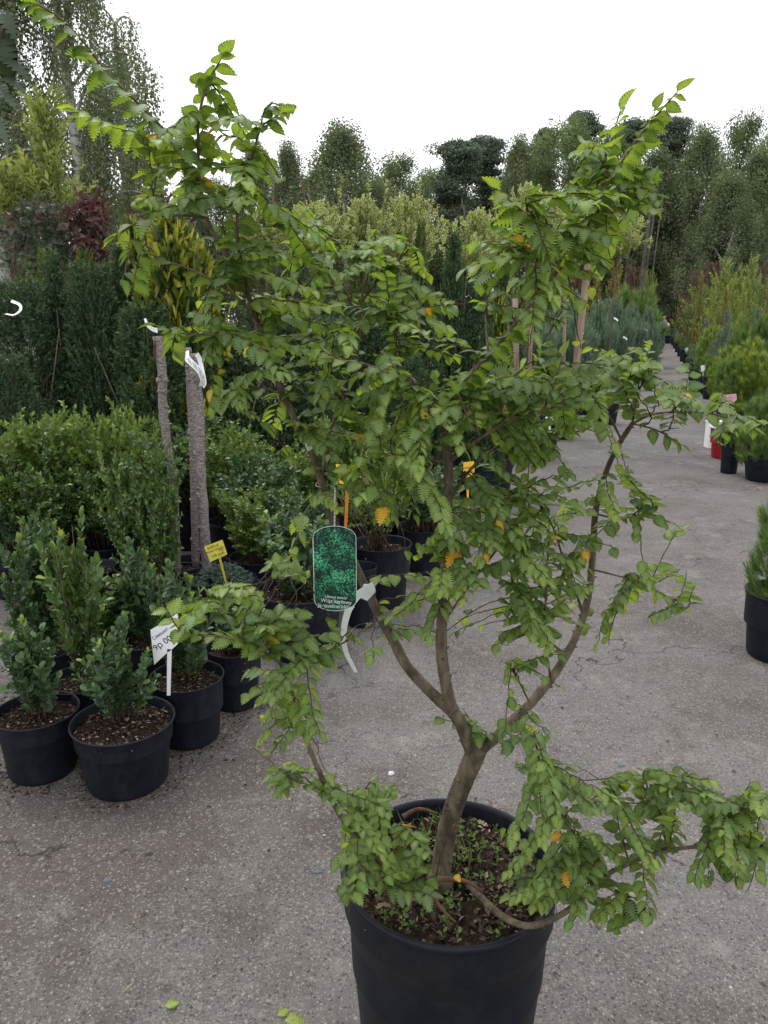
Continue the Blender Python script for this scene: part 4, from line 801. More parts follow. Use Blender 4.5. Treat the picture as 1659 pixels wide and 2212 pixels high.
# carpet conifer under the yellow sign
tc_, cc_, Dc_ = potted(480, 1250, 150, .26, 'dwarf carpet conifer spilling over its black pot beside the yellow price sign', None, None, 0, 0, 1, 1, 'dwarf_conifer', 'potted shrub')
add(tc_, 'foliage', fol_cloud('carpet_conifer', 'junblue', .10, .34, 700, .035, 6, 3, .010, .006, 81, splay=.8, tmpl=t_flat(.7), up=.5, zlo=.2, prof=lambda t: 1-.6*t, rbase=.3), (0, 0, .215), kind='stuff')

# ---- three bare grafted trunks with white strap labels
print('trunks')
def knobby(P, r0, r1, seed, mat='barkgrey', knots=16, cut=True):
    rs = rs_(seed); P = smooth_path(P, 7); n = len(P); rad = np.linspace(r0, r1, n)*(1+rs.normal(0, .05, n)); b = MB(); b.tube(P, rad, 14)
    for k in range(knots):
        i = rs.integers(1, n-1); a = rs.uniform(math.pi*.9, math.pi*2.1); tg = Vector(P[i+1]-P[i-1]).normalized(); dd = Vector((math.cos(a), math.sin(a), .12)); c = Vector(P[i]); r = rad[i]; q = rs.uniform(.35, .62)
        b.tube([c+dd*r*.6, c+dd*r*1.03, c+dd*(r*1.18), c+dd*(r*1.14), c+dd*(r*.98)], [r*q*1.25, r*q*1.15, r*q*.8, r*q*.45, r*q*.2], 8)
    return b
def pot_tree(pxs, y, H, lab, Dp, foot, seed, r0, r1, name='grafted_trunk'):
    base = T(*foot, y); t = thing(name, lab, 'young tree', (base[0], base[1], 0), 0, 'bare grafted trunks'); build_pot(t, Dp, H, near=True)
    P = [T(px, py, y+dy)-np.array((base[0], base[1], 0)) for px, py, dy in pxs]; P[0][2] = H*.8
    add(t, 'trunk', knobby(P, r0, r1, seed).mesh('grafted_trunk', 'barkgrey')); return t, P
g1, _ = pot_tree([(378, 1175, 0), (376, 1060, 0), (362, 960, 0), (352, 880, 0), (350, 800, 0), (340, 726, 0)], 3.55, .26, 'single pale bare trunk with a curled white label standing left of the paired trunks', .30, (378, 1180), 3, .018, .021)
g2, P2 = pot_tree([(421, 1195, .05), (420, 1080, .05), (418, 980, .05), (413, 880, .05), (409, 800, .04), (404, 752, .03)], 3.62, .28, 'thinner left one of the two bare trunks standing close together', .34, (421, 1195), 4, .020, .017)
g3, P3 = pot_tree([(448, 1222, 0), (440, 1120, 0), (433, 1010, 0), (431, 910, 0), (424, 820, 0), (417, 765, .02)], 3.45, .27, 'thicker right one of the two bare trunks with many knots and a white loop label', .30, (448, 1222), 5, .0245, .021)
b = MB(); b.tube([T(335, 735, 3.53), T(333, 760, 3.53), T(337, 790, 3.53)], [.006, .005, .002], 5)
pl = b.mesh('torn_bark', 'brownpeel'); o = link('bark_peel', pl, g1); o.location = (-g1.location.x, -g1.location.y, 0)

def strap(name, lab, pts, wdt, nrm, mat='white', th=.0006, cat='plant label', group='white strap labels', lines=0):
    """a thin plastic band along a path; wdt across the band"""
    P = smooth_path([np.array(p) for p in pts], 6); n = len(P); tg = unit(np.gradient(P, axis=0)); V = []; F = []
    for i in range(n):
        nn = np.array(nrm[0])*(1-i/(n-1))+np.array(nrm[1])*(i/(n-1)); nn = nn-tg[i]*nn.dot(tg[i]); nn = nn/np.linalg.norm(nn); s = np.cross(tg[i], nn)
        ww = wdt[0]+(wdt[1]-wdt[0])*i/(n-1)
        for a_, b_ in ((-1, 1), (1, 1), (1, -1), (-1, -1)): V.append(tuple(P[i]+s*a_*ww/2+nn*b_*th))
    for i in range(n-1):
        for k in range(4): F.append((4*i+k, 4*i+(k+1) % 4, 4*i+4+(k+1) % 4, 4*i+4+k))
    F += [(0, 1, 2, 3), tuple(4*(n-1)+k for k in (3, 2, 1, 0))]
    b = MB(); b.add(V, F); o = link(name, b.mesh(name, mat, False)); tag(o, lab, cat, group)
    if lines:                                            # rows of tiny printed text along the band
        lb = MB()
        for r in range(lines):
            off = (r-(lines-1)/2)/lines*.62
            for i in range(int(n*.25), int(n*.8)):
                if (i*7+r*3) % 5 == 0: continue
                q = []
                for j, e in ((i, -.5), (i, .5), (min(i+1, n-1), .5), (min(i+1, n-1), -.5)):
                    nn = np.array(nrm[0])*(1-j/(n-1))+np.array(nrm[1])*(j/(n-1)); nn = nn-tg[j]*nn.dot(tg[j]); nn /= np.linalg.norm(nn); s = np.cross(tg[j], nn); ww = wdt[0]+(wdt[1]-wdt[0])*j/(n-1)
                    q.append(tuple(P[j]+s*(off+e*.07)*ww+nn*(th+.0004)))
                lb.add(q, [(0, 1, 2, 3)])
        link('printed_lines', lb.mesh('printed_lines', 'greyink', False), o)
    return o
F_ = (0, -1, .1)
strap('strap_label', 'white loop label with small print wrapped round the top of the paired trunks', [T(402, 758, 3.40), T(403, 772, 3.38), T(415, 785, 3.36), T(430, 800, 3.36), T(438, 818, 3.37), T(436, 834, 3.39)], (.026, .024), (F_, (.5, -1, .1)), lines=4)
strap('strap_label', 'white band going behind the top of the paired trunks', [T(425, 765, 3.42), T(432, 778, 3.44), T(436, 800, 3.44), T(441, 825, 3.42), T(437, 834, 3.40)], (.022, .026), ((.8, -1, .1), (.9, -.6, 0)))
strap('strap_label', 'narrow curled white label on top of the single bare trunk', [T(341, 714, 3.50), T(330, 711, 3.49), T(319, 702, 3.49), T(313, 688, 3.50)], (.022, .010), (F_, (0, -1, .4)), lines=2)
strap('strap_label', 'arched white label in the dark yew near the left edge', [T(12, 678, 5.1), T(30, 680, 5.07), T(44, 670, 5.1), T(42, 658, 5.13), T(24, 650, 5.18)], (.016, .020), ((0, -.3, 1), (0, -1, .3)))

# ---- yews
print('yews')
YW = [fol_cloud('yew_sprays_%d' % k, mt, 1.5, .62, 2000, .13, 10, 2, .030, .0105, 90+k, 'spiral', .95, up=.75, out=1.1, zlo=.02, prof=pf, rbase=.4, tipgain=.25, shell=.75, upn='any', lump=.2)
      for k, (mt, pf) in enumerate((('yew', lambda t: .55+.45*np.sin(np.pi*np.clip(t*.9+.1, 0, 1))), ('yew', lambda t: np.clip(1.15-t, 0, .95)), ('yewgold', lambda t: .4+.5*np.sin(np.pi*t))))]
ys = stems_mesh('yew_stems', [(rng.normal(0, .05), rng.normal(0, .05), 0) for _ in range(9)], [(rng.normal(0, .14), rng.normal(0, .14), rng.uniform(.9, 1.4)) for _ in range(9)], .011, .004)
yews = [ # px, y, top py, kind, width px
    (60, 4.5, 600, 0, 150, 'broad dark yew at the left edge carrying the arched white label'), (140, 4.7, 540, 1, 120, 'dark yew with a pointed crown second from the left edge'), (215, 4.6, 560, 0, 120, 'dark yew with bare reddish stems showing in its middle'),
    (280, 4.8, 520, 1, 120, 'slim dark yew beside the golden cypress'), (330, 4.4, 650, 0, 150, 'low dark yew behind the single bare trunk'), (400, 4.6, 690, 0, 150, 'dark yew below the golden cypress behind the paired trunks'),
    (500, 4.7, 700, 1, 150, 'dark yew right of the paired trunks'), (590, 4.9, 640, 0, 150, 'dark yew behind the middle of the elm trunk'), (690, 4.9, 680, 0, 150, 'dark yew behind the upper elm branches'),
    (790, 5.1, 640, 0, 150, 'dark yew behind the centre of the elm crown'), (905, 5.2, 560, 1, 120, 'dark yew with needle tips against the variegated shrubs'), (975, 5.4, 490, 1, 100, 'tallest narrow dark yew rising above the middle of the elm'),
    (1010, 5.5, 600, 0, 110, 'dark yew with a small white tag right of the tallest narrow yew'), (130, 5.6, 535, 2, 70, 'gold-tipped yew rising behind the dark yews at the left'), (205, 5.7, 535, 2, 60, 'second gold-tipped yew next to the burgundy shrub'),
    (780, 6.2, 500, 2, 60, 'thin gold-tipped yew in front of the variegated shrubs'), (905, 6.2, 470, 2, 40, 'slender golden yew column among the variegated shrubs'), (20, 3.9, 760, 0, 120, 'short dark yew in the lower left row beside the edge'),
    (870, 4.6, 760, 0, 120, 'short dark yew behind the right side of the elm crown'), (1050, 5.2, 700, 1, 90, 'short dark yew left of the bamboo stakes')]
for i, (px, y, top, k, wp, lab) in enumerate(yews):
    y += 1.05 if y < 5.55 else .6
    zt = zat(top, y); x = xat(px, y, 1.0); ww = span(wp, y, 1.0); H = .28; t = thing('potted_yew', lab, 'conifer', (x, y, 0), 0, 'potted yews'); build_pot(t, .34, H, near=False)
    s = (ww/.56, ww/.56, (zt-.2)/1.52); add(t, 'foliage', YW[k], (0, 0, .2), i*2.1, s, kind='stuff'); add(t, 'stem', ys, (0, 0, .2), i, s)
# ---- golden cypress
def fan():      # a flat cypress spray: midrib with short side sprays
    v = []; f = []
    for i in range(7):
        y = i/7; L = .34*(1-.55*y)
        for s in (-1, 1):
            k = len(v); v += [(0, y, 0), (s*L*.75, y+L*.62, .03), (s*L*.25, y+L*.62+.05, 0)]; f.append((k, k+1, k+2) if s > 0 else (k, k+2, k+1))
    k = len(v); v += [(-.05, 0, 0), (.05, 0, 0), (0, 1.05, 0)]; f.append((k, k+1, k+2)); return np.array(v), np.array(f)
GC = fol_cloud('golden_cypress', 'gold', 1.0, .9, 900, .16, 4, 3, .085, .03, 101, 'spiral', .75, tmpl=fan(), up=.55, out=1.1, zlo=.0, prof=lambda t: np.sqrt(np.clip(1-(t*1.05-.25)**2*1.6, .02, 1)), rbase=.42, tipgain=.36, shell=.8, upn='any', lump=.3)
gstem = stems_mesh('cypress_stem', [(0, 0, 0)], [(0, 0, .8)], .02, .008)
for px, y, top, wp, lab in ((385, 5.75, 480, 190, 'golden cypress with yellow fan-like tips above the bare trunks'), (300, 6.1, 486, 110, 'golden cypress half hidden behind the slim dark yew'), (1075, 6.6, 640, 60, 'small green-gold cypress low beside the leftmost bamboo stake')):
    zt = zat(top, y); zb = .5; x = xat(px, y, 1.4); ww = span(wp, y, 1.4); t = thing('golden_cypress', lab, 'conifer', (x, y, 0), 0, 'golden cypresses'); build_pot(t, .4, .3)
    add(t, 'foliage', GC, (0, 0, zb), px*.1, (ww/.9, ww/.9, zt-zb), kind='stuff'); add(t, 'stem', gstem, (0, 0, .2), 0, (1, 1, 1))
# ---- burgundy shrubs, yellow leaved shrub, variegated euonymus
def shrub(name, cat, lab, px, y, top, wp, bot, mat, leaf, n, seed, tmpl, grp=None, rbase=.5, up=.6, nodes=6, per=2, length=.14, tip=.2, prof=None, splay=.8, shell=.5, bend=(0, 0, 0), pot=True):
    zt = zat(top, y); zb = zat(bot, y); x = xat(px, y, (zt+zb)/2); ww = span(wp, y, (zt+zb)/2); t = thing(name, lab, cat, (x, y, 0), 0, grp)
    if pot: build_pot(t, .4, .32)
    me = fol_cloud(name+'_leaves', mat, zt-zb, ww, n, length, nodes, per, leaf, .01, seed, 'decus', splay, tmpl=tmpl, up=up, zlo=.02, rbase=rbase, tipgain=tip, prof=prof, shell=shell, bend=bend, lump=.25)
    add(t, 'foliage', me, (0, 0, zb), 0, 1, kind='stuff'); rs = rs_(seed)
    b = MB()
    for k in range(7):
        a = rs.uniform(0, 6.28); q = rs.uniform(.2, .8)*ww/2; b.tube(smooth_path([(rs.normal(0, .02), rs.normal(0, .02), .25), (q*.3*math.cos(a), q*.3*math.sin(a), (zb+.1)), (q*math.cos(a), q*math.sin(a), zb+(zt-zb)*rs.uniform(.6, .97))], 4), np.linspace(.006, .002, 9), 5)
    add(t, 'stem', b.mesh(name+'_stems', 'stem')); return t
dr = t_quad(.48, .14, .25)
shrub('burgundy_shrub', 'shrub', 'deep burgundy leaved shrub above the slim yews at the left', 192, 6.5, 415, 95, 560, 'burg', .075, 130, 111, dr, up=.3, nodes=3, per=2, length=.16, rbase=.55, bend=(0, 0, -.4), prof=lambda t: .55+.4*t)
shrub('dull_purple_shrub', 'shrub', 'greyish purple and green leaved shrub beside the deep burgundy one', 95, 6.6, 415, 170, 590, 'fadeburg', .085, 120, 112, dr, up=.2, nodes=3, per=2, length=.18, rbase=.5, bend=(0, 0, -.5))
shrub('purple_shrub', 'shrub', 'purple leaved shrub glimpsed behind the elm above the golden cypress', 350, 6.9, 395, 130, 520, 'burg', .07, 60, 113, dr, up=.3, nodes=3, per=2, length=.16, rbase=.45, bend=(0, 0, -.4))
shrub('yellow_shrub', 'shrub', 'tall yellow-green leaved shrub in front of the hanging birches', 105, 7.2, 205, 130, 430, 'lime', .085, 105, 114, t_quad(.34, .1, .05), up=1.3, nodes=7, per=2, length=.34, rbase=.45, prof=lambda t: 1.05-.75*t+.25*np.sin(t*22))
shrub('yellow_shrub', 'shrub', 'yellow-leaved bough spreading in from the left edge below the tall yellow-green shrub', 10, 7.0, 350, 110, 440, 'lime', .08, 60, 115, t_quad(.34, .1, .05), up=.9, nodes=6, per=2, length=.25, rbase=.75)
VE = fol_cloud('variegated_leaves', ['varieg', 'cream'], .8, .9, 230, .22, 6, 2, .064, .02, 121, 'decus', .8, tmpl=t_varieg(), up=1.0, out=.6, zlo=0, rbase=.5, shell=.5, lump=.9)
vst = stems_mesh('variegated_stem', [(0, 0, 0), (.0, 0, .95), (0, .01, .95)], [(0, 0, 1.05), (.2, .1, 1.35), (-.2, .05, 1.38)], .013, .006)
for px, y, top, bot, wp, lab in ((570, 6.8, 455, 540, 110, 'cream-edged euonymus leftmost of the variegated row behind the elm'), (680, 6.9, 440, 560, 130, 'cream-edged euonymus second from the left behind the elm'), (780, 7.0, 435, 570, 130, 'cream-edged euonymus with tall thin leaders behind the elm centre'),
    (880, 7.1, 430, 560, 120, 'cream-edged euonymus touching the tallest narrow yew'), (1030, 8.5, 460, 570, 120, 'cream-edged euonymus right of the tallest narrow yew'), (1145, 9.5, 405, 560, 110, 'cream-edged euonymus with the highest peak behind the right elm leader'),
    (1200, 10.0, 440, 580, 130, 'cream-edged euonymus behind the right elm leader'), (1335, 11.0, 455, 545, 110, 'cream-edged euonymus with the hanging white strip label')):
    zt = zat(top, y); zb = zat(bot, y); x = xat(px, y, (zt+zb)/2); ww = span(wp, y, (zt+zb)/2); t = thing('variegated_euonymus', lab, 'shrub', (x, y, 0), 0, 'variegated euonymus standards'); build_pot(t, .4, .32)
    add(t, 'foliage', VE, (0, 0, zb), px*.3, (ww/.9, ww/.9, (zt-zb)/.8), kind='stuff'); add(t, 'stem', vst, (0, 0, .25), px, (1, 1, (zb+.1)/1.2))
# tall thin leaders over the variegated row
for px, y, top in ((735, 6.9, 418), (797, 6.9, 405), (832, 6.9, 425), (905, 6.9, 425)):
    rs = rs_(px); p0 = T(px-8, 500, y); p1 = T(px, top, y); st_ = p0+(p1-p0)*np.linspace(0, .9, 4)[:, None]; P, D_, N, tt = shoots(st_, np.tile(p1-p0, (4, 1)), .16, 5, 2, .9, rs=rs)
    t = thing('euonymus_leader', 'thin pale leader shoot rising at %s of the variegated row' % {735: 'the left', 797: 'the highest point', 832: 'the right', 905: 'the far right'}[px], 'shoot', tuple(p0)); 
    m = scatter('leader_leaves', t_varieg(), P-p0, D_, N, .04*rs.uniform(.6, 1, len(P)), ['varieg', 'cream'], rs.random(len(P))); link('foliage', m, t, kind='stuff')
    b = MB(); b.tube([(0, 0, -.3), tuple((p1-p0)*.5), tuple(p1-p0)], [.006, .004, .002], 5); link('stem', b.mesh('leader_stem', 'stem'), t)
strap('strap_label', 'long white strip label hanging below the rightmost variegated shrub', [T(1311, 527, 10.4), T(1312, 545, 10.4), T(1309, 576, 10.4)], (.050, .047), (F_, F_))
strap('strap_label', 'white strip label hanging under the variegated shrub behind the elm', [T(1068, 590, 6.9), T(1064, 612, 6.9), T(1062, 640, 6.9)], (.025, .025), (F_, F_))
strap('strap_label', 'small crumpled white tag in the dark yew right of the tallest yew', [T(966, 668, 5.9), T(974, 664, 5.88), T(981, 670, 5.88)], (.04, .034), (F_, (.3, -1, .3)))
# ---- bamboo stakes
def stake(pts, r, lab, name='bamboo_stake'):
    P = smooth_path([T(*p) for p in pts], 4); P0 = P[-1].copy(); b = MB(); b.tube(P-P0, [r]*len(P), 8)
    L = np.linalg.norm(P[0]-P[-1])
    for k in range(1, 6):
        c = P[-1]+(P[0]-P[-1])*k/6-P0; d = unit((P[0]-P[-1])[None])[0]; b.tube([c-d*.006, c, c+d*.006], [r, r*1.22, r], 8)
    o = link(name, b.mesh(name, 'bamboo')); o.location = tuple(P0); tag(o, lab, 'stake', 'bamboo stakes')
stake([(1277, 545, 9.6), (1260, 680, 9.5), (1238, 860, 9.4)], .028, 'thickest leaning bamboo stake at the right of the stakes'); stake([(1266, 560, 9.7), (1252, 690, 9.65), (1232, 860, 9.6)], .019, 'thin stake pressed against the thickest leaning one')
stake([(1220, 620, 10.2), (1219, 740, 10.2), (1216, 850, 10.2)], .021, 'upright bamboo stake just left of the leaning pair'); stake([(1152, 640, 9.9), (1148, 720, 9.9), (1140, 860, 9.9)], .025, 'middle bamboo stake standing right of the blue-tied one')
stake([(1113, 645, 9.5), (1115, 740, 9.5), (1117, 870, 9.5)], .033, 'stout upright stake with a grey tag tied to it'); stake([(1080, 675, 9.6), (1074, 740, 9.6), (1066, 850, 9.6)], .024, 'leftmost bamboo stake beside the yews')

# ------------------------------------------------------------------ signs and labels
print('signs')
def font_mesh(txt, size, mat='ink'):
    cu = bpy.data.curves.new('text', 'FONT'); cu.body = txt; cu.size = size; cu.align_x = 'CENTER'; cu.extrude = .0002; cu.resolution_u = 3
    o = bpy.data.objects.new('text', cu); col.objects.link(o); dg = bpy.context.evaluated_depsgraph_get(); me = bpy.data.meshes.new_from_object(o.evaluated_get(dg))
    bpy.data.objects.remove(o); me.materials.clear(); me.materials.append(M[mat]); return me
def board(name, lab, corners, mat, th=.0016, lines=(), stem=None, stem_w=.01, ink='ink', size=.014, tilt=0, cat='price sign', top=.78, stem_mat=None):
    """a flat plastic board through the given corner points (in order), thickened, with handwritten lines in its own plane"""
    C_ = np.array(corners); ctr = C_.mean(0); u, s_, vt = np.linalg.svd(C_-ctr); n = vt[2]; n = n if n[1] < 0 else -n
    x = C_[1]-C_[0]; x = x-n*x.dot(n); x = x/np.linalg.norm(x); y = np.cross(n, x); 
    t = thing(name, lab, cat, tuple(ctr)); t.rotation_euler = Matrix(((x[0], y[0], n[0]), (x[1], y[1], n[1]), (x[2], y[2], n[2]))).to_euler()
    loc = np.stack([(C_-ctr)@x, (C_-ctr)@y], 1); k = len(loc); b = MB()
    b.add([(p[0], p[1], th/2) for p in loc]+[(p[0], p[1], -th/2) for p in loc], [tuple(range(k))[::-1] if False else tuple(range(k)), tuple(range(k, 2*k))[::-1]]+[(i, k+i, k+(i+1) % k, (i+1) % k) for i in range(k)])
    link('board', b.mesh('sign_board', mat, False), t)
    if stem is not None:
        S_ = np.array(stem); L = np.stack([(S_-ctr)@x, (S_-ctr)@y, (S_-ctr)@n], 1); b = MB(); d = L[1]-L[0]; d = d/np.linalg.norm(d); sx = np.array((-d[1], d[0], 0)); sx = sx/np.linalg.norm(sx); nn = np.cross(d, sx)
        V = []
        for p, ww in ((L[0], stem_w), (L[1], stem_w*.8)):
            for a_, b_ in ((-1, 1), (1, 1), (1, -1), (-1, -1)): V.append(tuple(p+sx*a_*ww/2+nn*b_*th*.9+np.array((0, 0, -th*.4))))
        b.add(V, [(0, 1, 2, 3), (7, 6, 5, 4)]+[(k_, 4+k_, 4+(k_+1) % 4, (k_+1) % 4) for k_ in range(4)]); link('stem', b.mesh('sign_stem', stem_mat or mat, False), t)
    w_ = np.linalg.norm(C_[1]-C_[0])
    for i, (txt, fx, fy, sz) in enumerate(lines):
        o = link('lettering', font_mesh(txt, sz, ink), t); o.location = (fx, fy, th/2+.0006)
        o.rotation_euler = (0, 0, tilt)
    return t
y0 = 2.30
board('white_price_sign', 'tilted white price sign on a white stem stuck in a pot near the front left', [T(325, 1361, y0), T(384, 1325, y0), T(386, 1389, y0), T(371, 1403, y0), T(362, 1409, y0), T(333, 1436, y0)], 'white', .002,
      [('Самшит', .0, .030, .016), ('9р 00к', -.004, -.004, .030)], stem=[T(366, 1402, y0), T(364, 1502, y0)], stem_w=.014, tilt=.05)
y0 = 3.30
board('yellow_price_sign', 'yellow square price sign at the foot of the paired grafted trunks', [T(441, 1181, y0), T(480.5, 1166, y0), T(491, 1197.5, y0), T(454, 1214, y0)], 'yellow', .002,
      [('КИП-К', -.004, .016, .018), ('НАНА ГРАЦИ-', -.002, .001, .0125), ('ЛИС', .024, -.008, .0115), ('139 руб', -.0, -.025, .018)], stem=[T(474, 1203, y0), T(489, 1262, y0+.04)], stem_w=.011)
y0 = 3.9
board('amber_price_sign', 'small amber price sign with a pointed foot behind the middle elm stem', [T(1001, 999, y0), T(1024, 996, y0), T(1025, 1019, y0), T(1012, 1036, y0), T(1008, 1036, y0), T(1001, 1018, y0)], 'amber', .002, [('САМШИТ', -.001, .014, .0125), ('16.90', .006, -.016, .019)], stem=[T(1010, 1034, y0), T(1011, 1100, y0)], stem_w=.012)
y0 = 3.1
board('amber_price_sign', 'large amber sign on an orange stake half covered by elm leaves', [T(725, 1002, y0), T(781, 1011, y0), T(780, 1037, y0), T(756, 1048, y0), T(733, 1044, y0)], 'amber', .002, [('САМШИТ', -.01, .012, .020)], stem=[T(751, 1040, y0), T(746, 1150, y0)], stem_w=.015, stem_mat='orange')
# green picture tag on its string
y0 = 1.14
w0 = T(676, 1160, y0); w1 = T(769, 1160, y0); wd = w1[0]-w0[0]; ztop = zat(1137, y0); zbot = zat(1318, y0); hh = ztop-zbot; cx = (w0[0]+w1[0])/2
tg_ = thing('picture_tag', 'green picture tag with rounded ends hanging on a string from the elm', 'plant tag', (cx, y0, (ztop+zbot)/2)); tg_.rotation_euler = (math.pi/2-.04, 0, R(-20)*0)
ol = []; cr_ = .009
for k in range(13): a = math.pi*(1-k/12)*1; ol.append((wd/2*math.cos(a), hh/2-.018+.018*math.sin(a)))
for k in range(13): a = -math.pi*k/12; ol.append((wd/2*math.cos(a), -hh/2+.018+.018*math.sin(a)))
k = len(ol); b = MB(); b.add([(p[0], p[1], .0006) for p in ol]+[(p[0], p[1], -.0006) for p in ol], [tuple(range(k))[::-1], tuple(range(k, 2*k))]+[(i, (i+1) % k, k+(i+1) % k, k+i) for i in range(k)])
link('card', b.mesh('tag_card', 'tagpic', False), tg_)
b = MB(); pts = [(p[0], p[1], .0007) for p in ol]+[(ol[0][0], ol[0][1], .0007)]; b.tube(pts, .0005, 4); link('pale_edge', b.mesh('tag_edge', 'paper'), tg_)
for txt, fy, sz in (('Ulmus minor', -hh/2+.0205, .0068), ('Wiąz karłowy', -hh/2+.0130, .0085), ('Jacqueline Hillier', -hh/2+.0048, .0086)):
    o = link('lettering', font_mesh(txt, sz, 'paper'), tg_); o.location = (.001, fy, .0008); o.rotation_euler = (0, 0, -.09)
b = MB(); A0 = Vector((0, hh/2-.009, .001)); A1 = Vector((0, hh/2+.055, -.03)); pts1 = []; pts2 = []
for i in range(25):
    t_ = i/24; p = A0.lerp(A1, t_); a = t_*38; pts1.append(p+Vector((math.cos(a), 0, math.sin(a)))*.0009); pts2.append(p-Vector((math.cos(a), 0, math.sin(a)))*.0009)
b.tube(pts1, .0008, 5); b.tube(pts2, .0008, 5); link('string', b.mesh('twisted_string', 'string'), tg_)
strap('strap_label', 'broad white strap label clipped round the left elm limb and curling down', [T(808, 1266, 1.225), T(790, 1275, 1.215), T(772, 1287, 1.20), T(756, 1310, 1.19), T(745, 1345, 1.19), T(742, 1380, 1.20), T(748, 1410, 1.21), T(760, 1435, 1.215), T(769, 1452, 1.22)], (.015, .0065), (F_, (-.5, -1, .1)), lines=0)
b = MB(); cc = T(793, 1281, 1.235); o = None
for q in ((T(786, 1262, 1.222), T(806, 1262, 1.225), T(811, 1279, 1.227), T(793, 1298, 1.222), T(775, 1290, 1.218)),):
    V = [tuple(p) for p in q]+[tuple(p+np.array((0, .0012, 0))) for p in q]; n_ = len(q); b.add(V, [tuple(range(n_)), tuple(range(n_, 2*n_))[::-1]]+[(i, n_+i, n_+(i+1) % n_, (i+1) % n_) for i in range(n_)])
o = link('label_clasp', b.mesh('label_clasp', 'white', False)); tag(o, 'square white clasp of the strap label round the left elm limb', 'plant label')
strap('strap_label', 'small crumpled white strap tied to the upper left elm trunk', [T(662, 928, 1.24), T(668, 940, 1.235), T(664, 955, 1.23), T(670, 972, 1.235)], (.006, .010), (F_, (.6, -1, .2)))
for y_ in (1040, 1062, 1100):       # wire ties on the trunk
    pass
b = MB(); 
for py_t in (1047, 1068, 1085):
    c = T(694+(py_t-1047)*.35, py_t, 1.272); pts = [tuple(c+np.array((math.cos(a)*.0098, math.sin(a)*.0098, .002*math.sin(a)))) for a in np.linspace(0, 6.283, 17)]; b.tube(pts, .0006, 4)
o = link('wire_tie', b.mesh('wire_tie', 'string')); tag(o, 'thin wire ties wound round the left elm limb above the green tag', 'wire')

# ------------------------------------------------------------------ right hand side and along the path
print('path plants')
def path_x(px, y): return xat(px, y, 0)
tree_needle = t_needle(.10)
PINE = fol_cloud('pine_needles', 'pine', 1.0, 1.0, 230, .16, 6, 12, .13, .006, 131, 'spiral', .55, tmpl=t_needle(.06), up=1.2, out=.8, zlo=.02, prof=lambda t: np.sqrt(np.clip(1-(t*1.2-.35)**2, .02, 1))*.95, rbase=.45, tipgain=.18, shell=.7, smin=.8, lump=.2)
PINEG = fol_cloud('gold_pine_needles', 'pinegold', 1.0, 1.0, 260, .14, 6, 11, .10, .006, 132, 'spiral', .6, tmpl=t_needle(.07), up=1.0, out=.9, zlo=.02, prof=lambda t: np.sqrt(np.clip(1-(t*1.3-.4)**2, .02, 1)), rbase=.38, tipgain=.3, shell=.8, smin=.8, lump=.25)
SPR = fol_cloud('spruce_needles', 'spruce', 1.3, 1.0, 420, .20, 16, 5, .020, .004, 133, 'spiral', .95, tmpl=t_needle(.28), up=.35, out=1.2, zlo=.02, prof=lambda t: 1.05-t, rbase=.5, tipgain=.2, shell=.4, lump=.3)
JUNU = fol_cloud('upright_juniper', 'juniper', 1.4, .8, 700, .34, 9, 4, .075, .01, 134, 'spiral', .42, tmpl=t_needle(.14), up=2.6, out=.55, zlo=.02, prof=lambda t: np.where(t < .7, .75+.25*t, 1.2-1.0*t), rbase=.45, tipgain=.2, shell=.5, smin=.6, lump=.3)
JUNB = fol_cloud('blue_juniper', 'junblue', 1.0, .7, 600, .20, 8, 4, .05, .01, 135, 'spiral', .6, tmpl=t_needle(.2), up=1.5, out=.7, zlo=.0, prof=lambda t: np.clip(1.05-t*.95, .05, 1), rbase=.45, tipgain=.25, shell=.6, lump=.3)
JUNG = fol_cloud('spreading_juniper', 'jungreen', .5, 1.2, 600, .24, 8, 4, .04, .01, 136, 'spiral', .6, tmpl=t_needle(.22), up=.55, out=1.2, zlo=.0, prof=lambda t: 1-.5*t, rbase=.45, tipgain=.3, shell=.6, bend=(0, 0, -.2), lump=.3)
def leafshrub(name, mat, seed, tm_=None, h=1.6, w_=1.0, n=420, leaf=.055, prof=None, up=1., tip=.3):
    return fol_cloud(name, mat, h, w_, int(n*.75), .26, 7, 2, leaf*1.05, .01, seed, 'decus', .85, tmpl=tm_ or t_quad(.55), up=up, out=.8, zlo=.02, rbase=.45, tipgain=tip, shell=.4, prof=prof or (lambda t: .55+.5*np.sin(np.pi*np.clip(t*.95, 0, 1))), lump=.8)
LS_ = {'green': (leafshrub('green_shrub_leaves', 'olive', 141), 1.6, 1.), 'lime': (leafshrub('lime_shrub_leaves', 'lime', 142, prof=lambda t: 1.0-.75*t), 1.6, 1.), 'autumn': (leafshrub('autumn_shrub_leaves', 'autumn', 143, prof=lambda t: 1.0-.8*t), 1.6, 1.),
       'rust': (leafshrub('rust_shrub_leaves', 'rust', 144, prof=lambda t: 1.0-.75*t), 1.6, 1.), 'dark': (leafshrub('dark_shrub_leaves', 'forest', 145), 1.6, 1.), 'purple': (leafshrub('purple_shrub_leaves', 'burg', 146), 1.6, 1.),
       'pine': (PINE, 1, 1), 'gold': (PINEG, 1, 1), 'spruce': (SPR, 1.3, 1), 'upright': (JUNU, 1.4, .8), 'blue': (JUNB, 1.0, .7), 'spread': (JUNG, .5, 1.2)}
sst = stems_mesh('shrub_stem', [(rng.normal(0, .02), rng.normal(0, .02), 0) for _ in range(5)], [(rng.normal(0, .16), rng.normal(0, .16), rng.uniform(.6, .9)) for _ in range(5)], .012, .003)
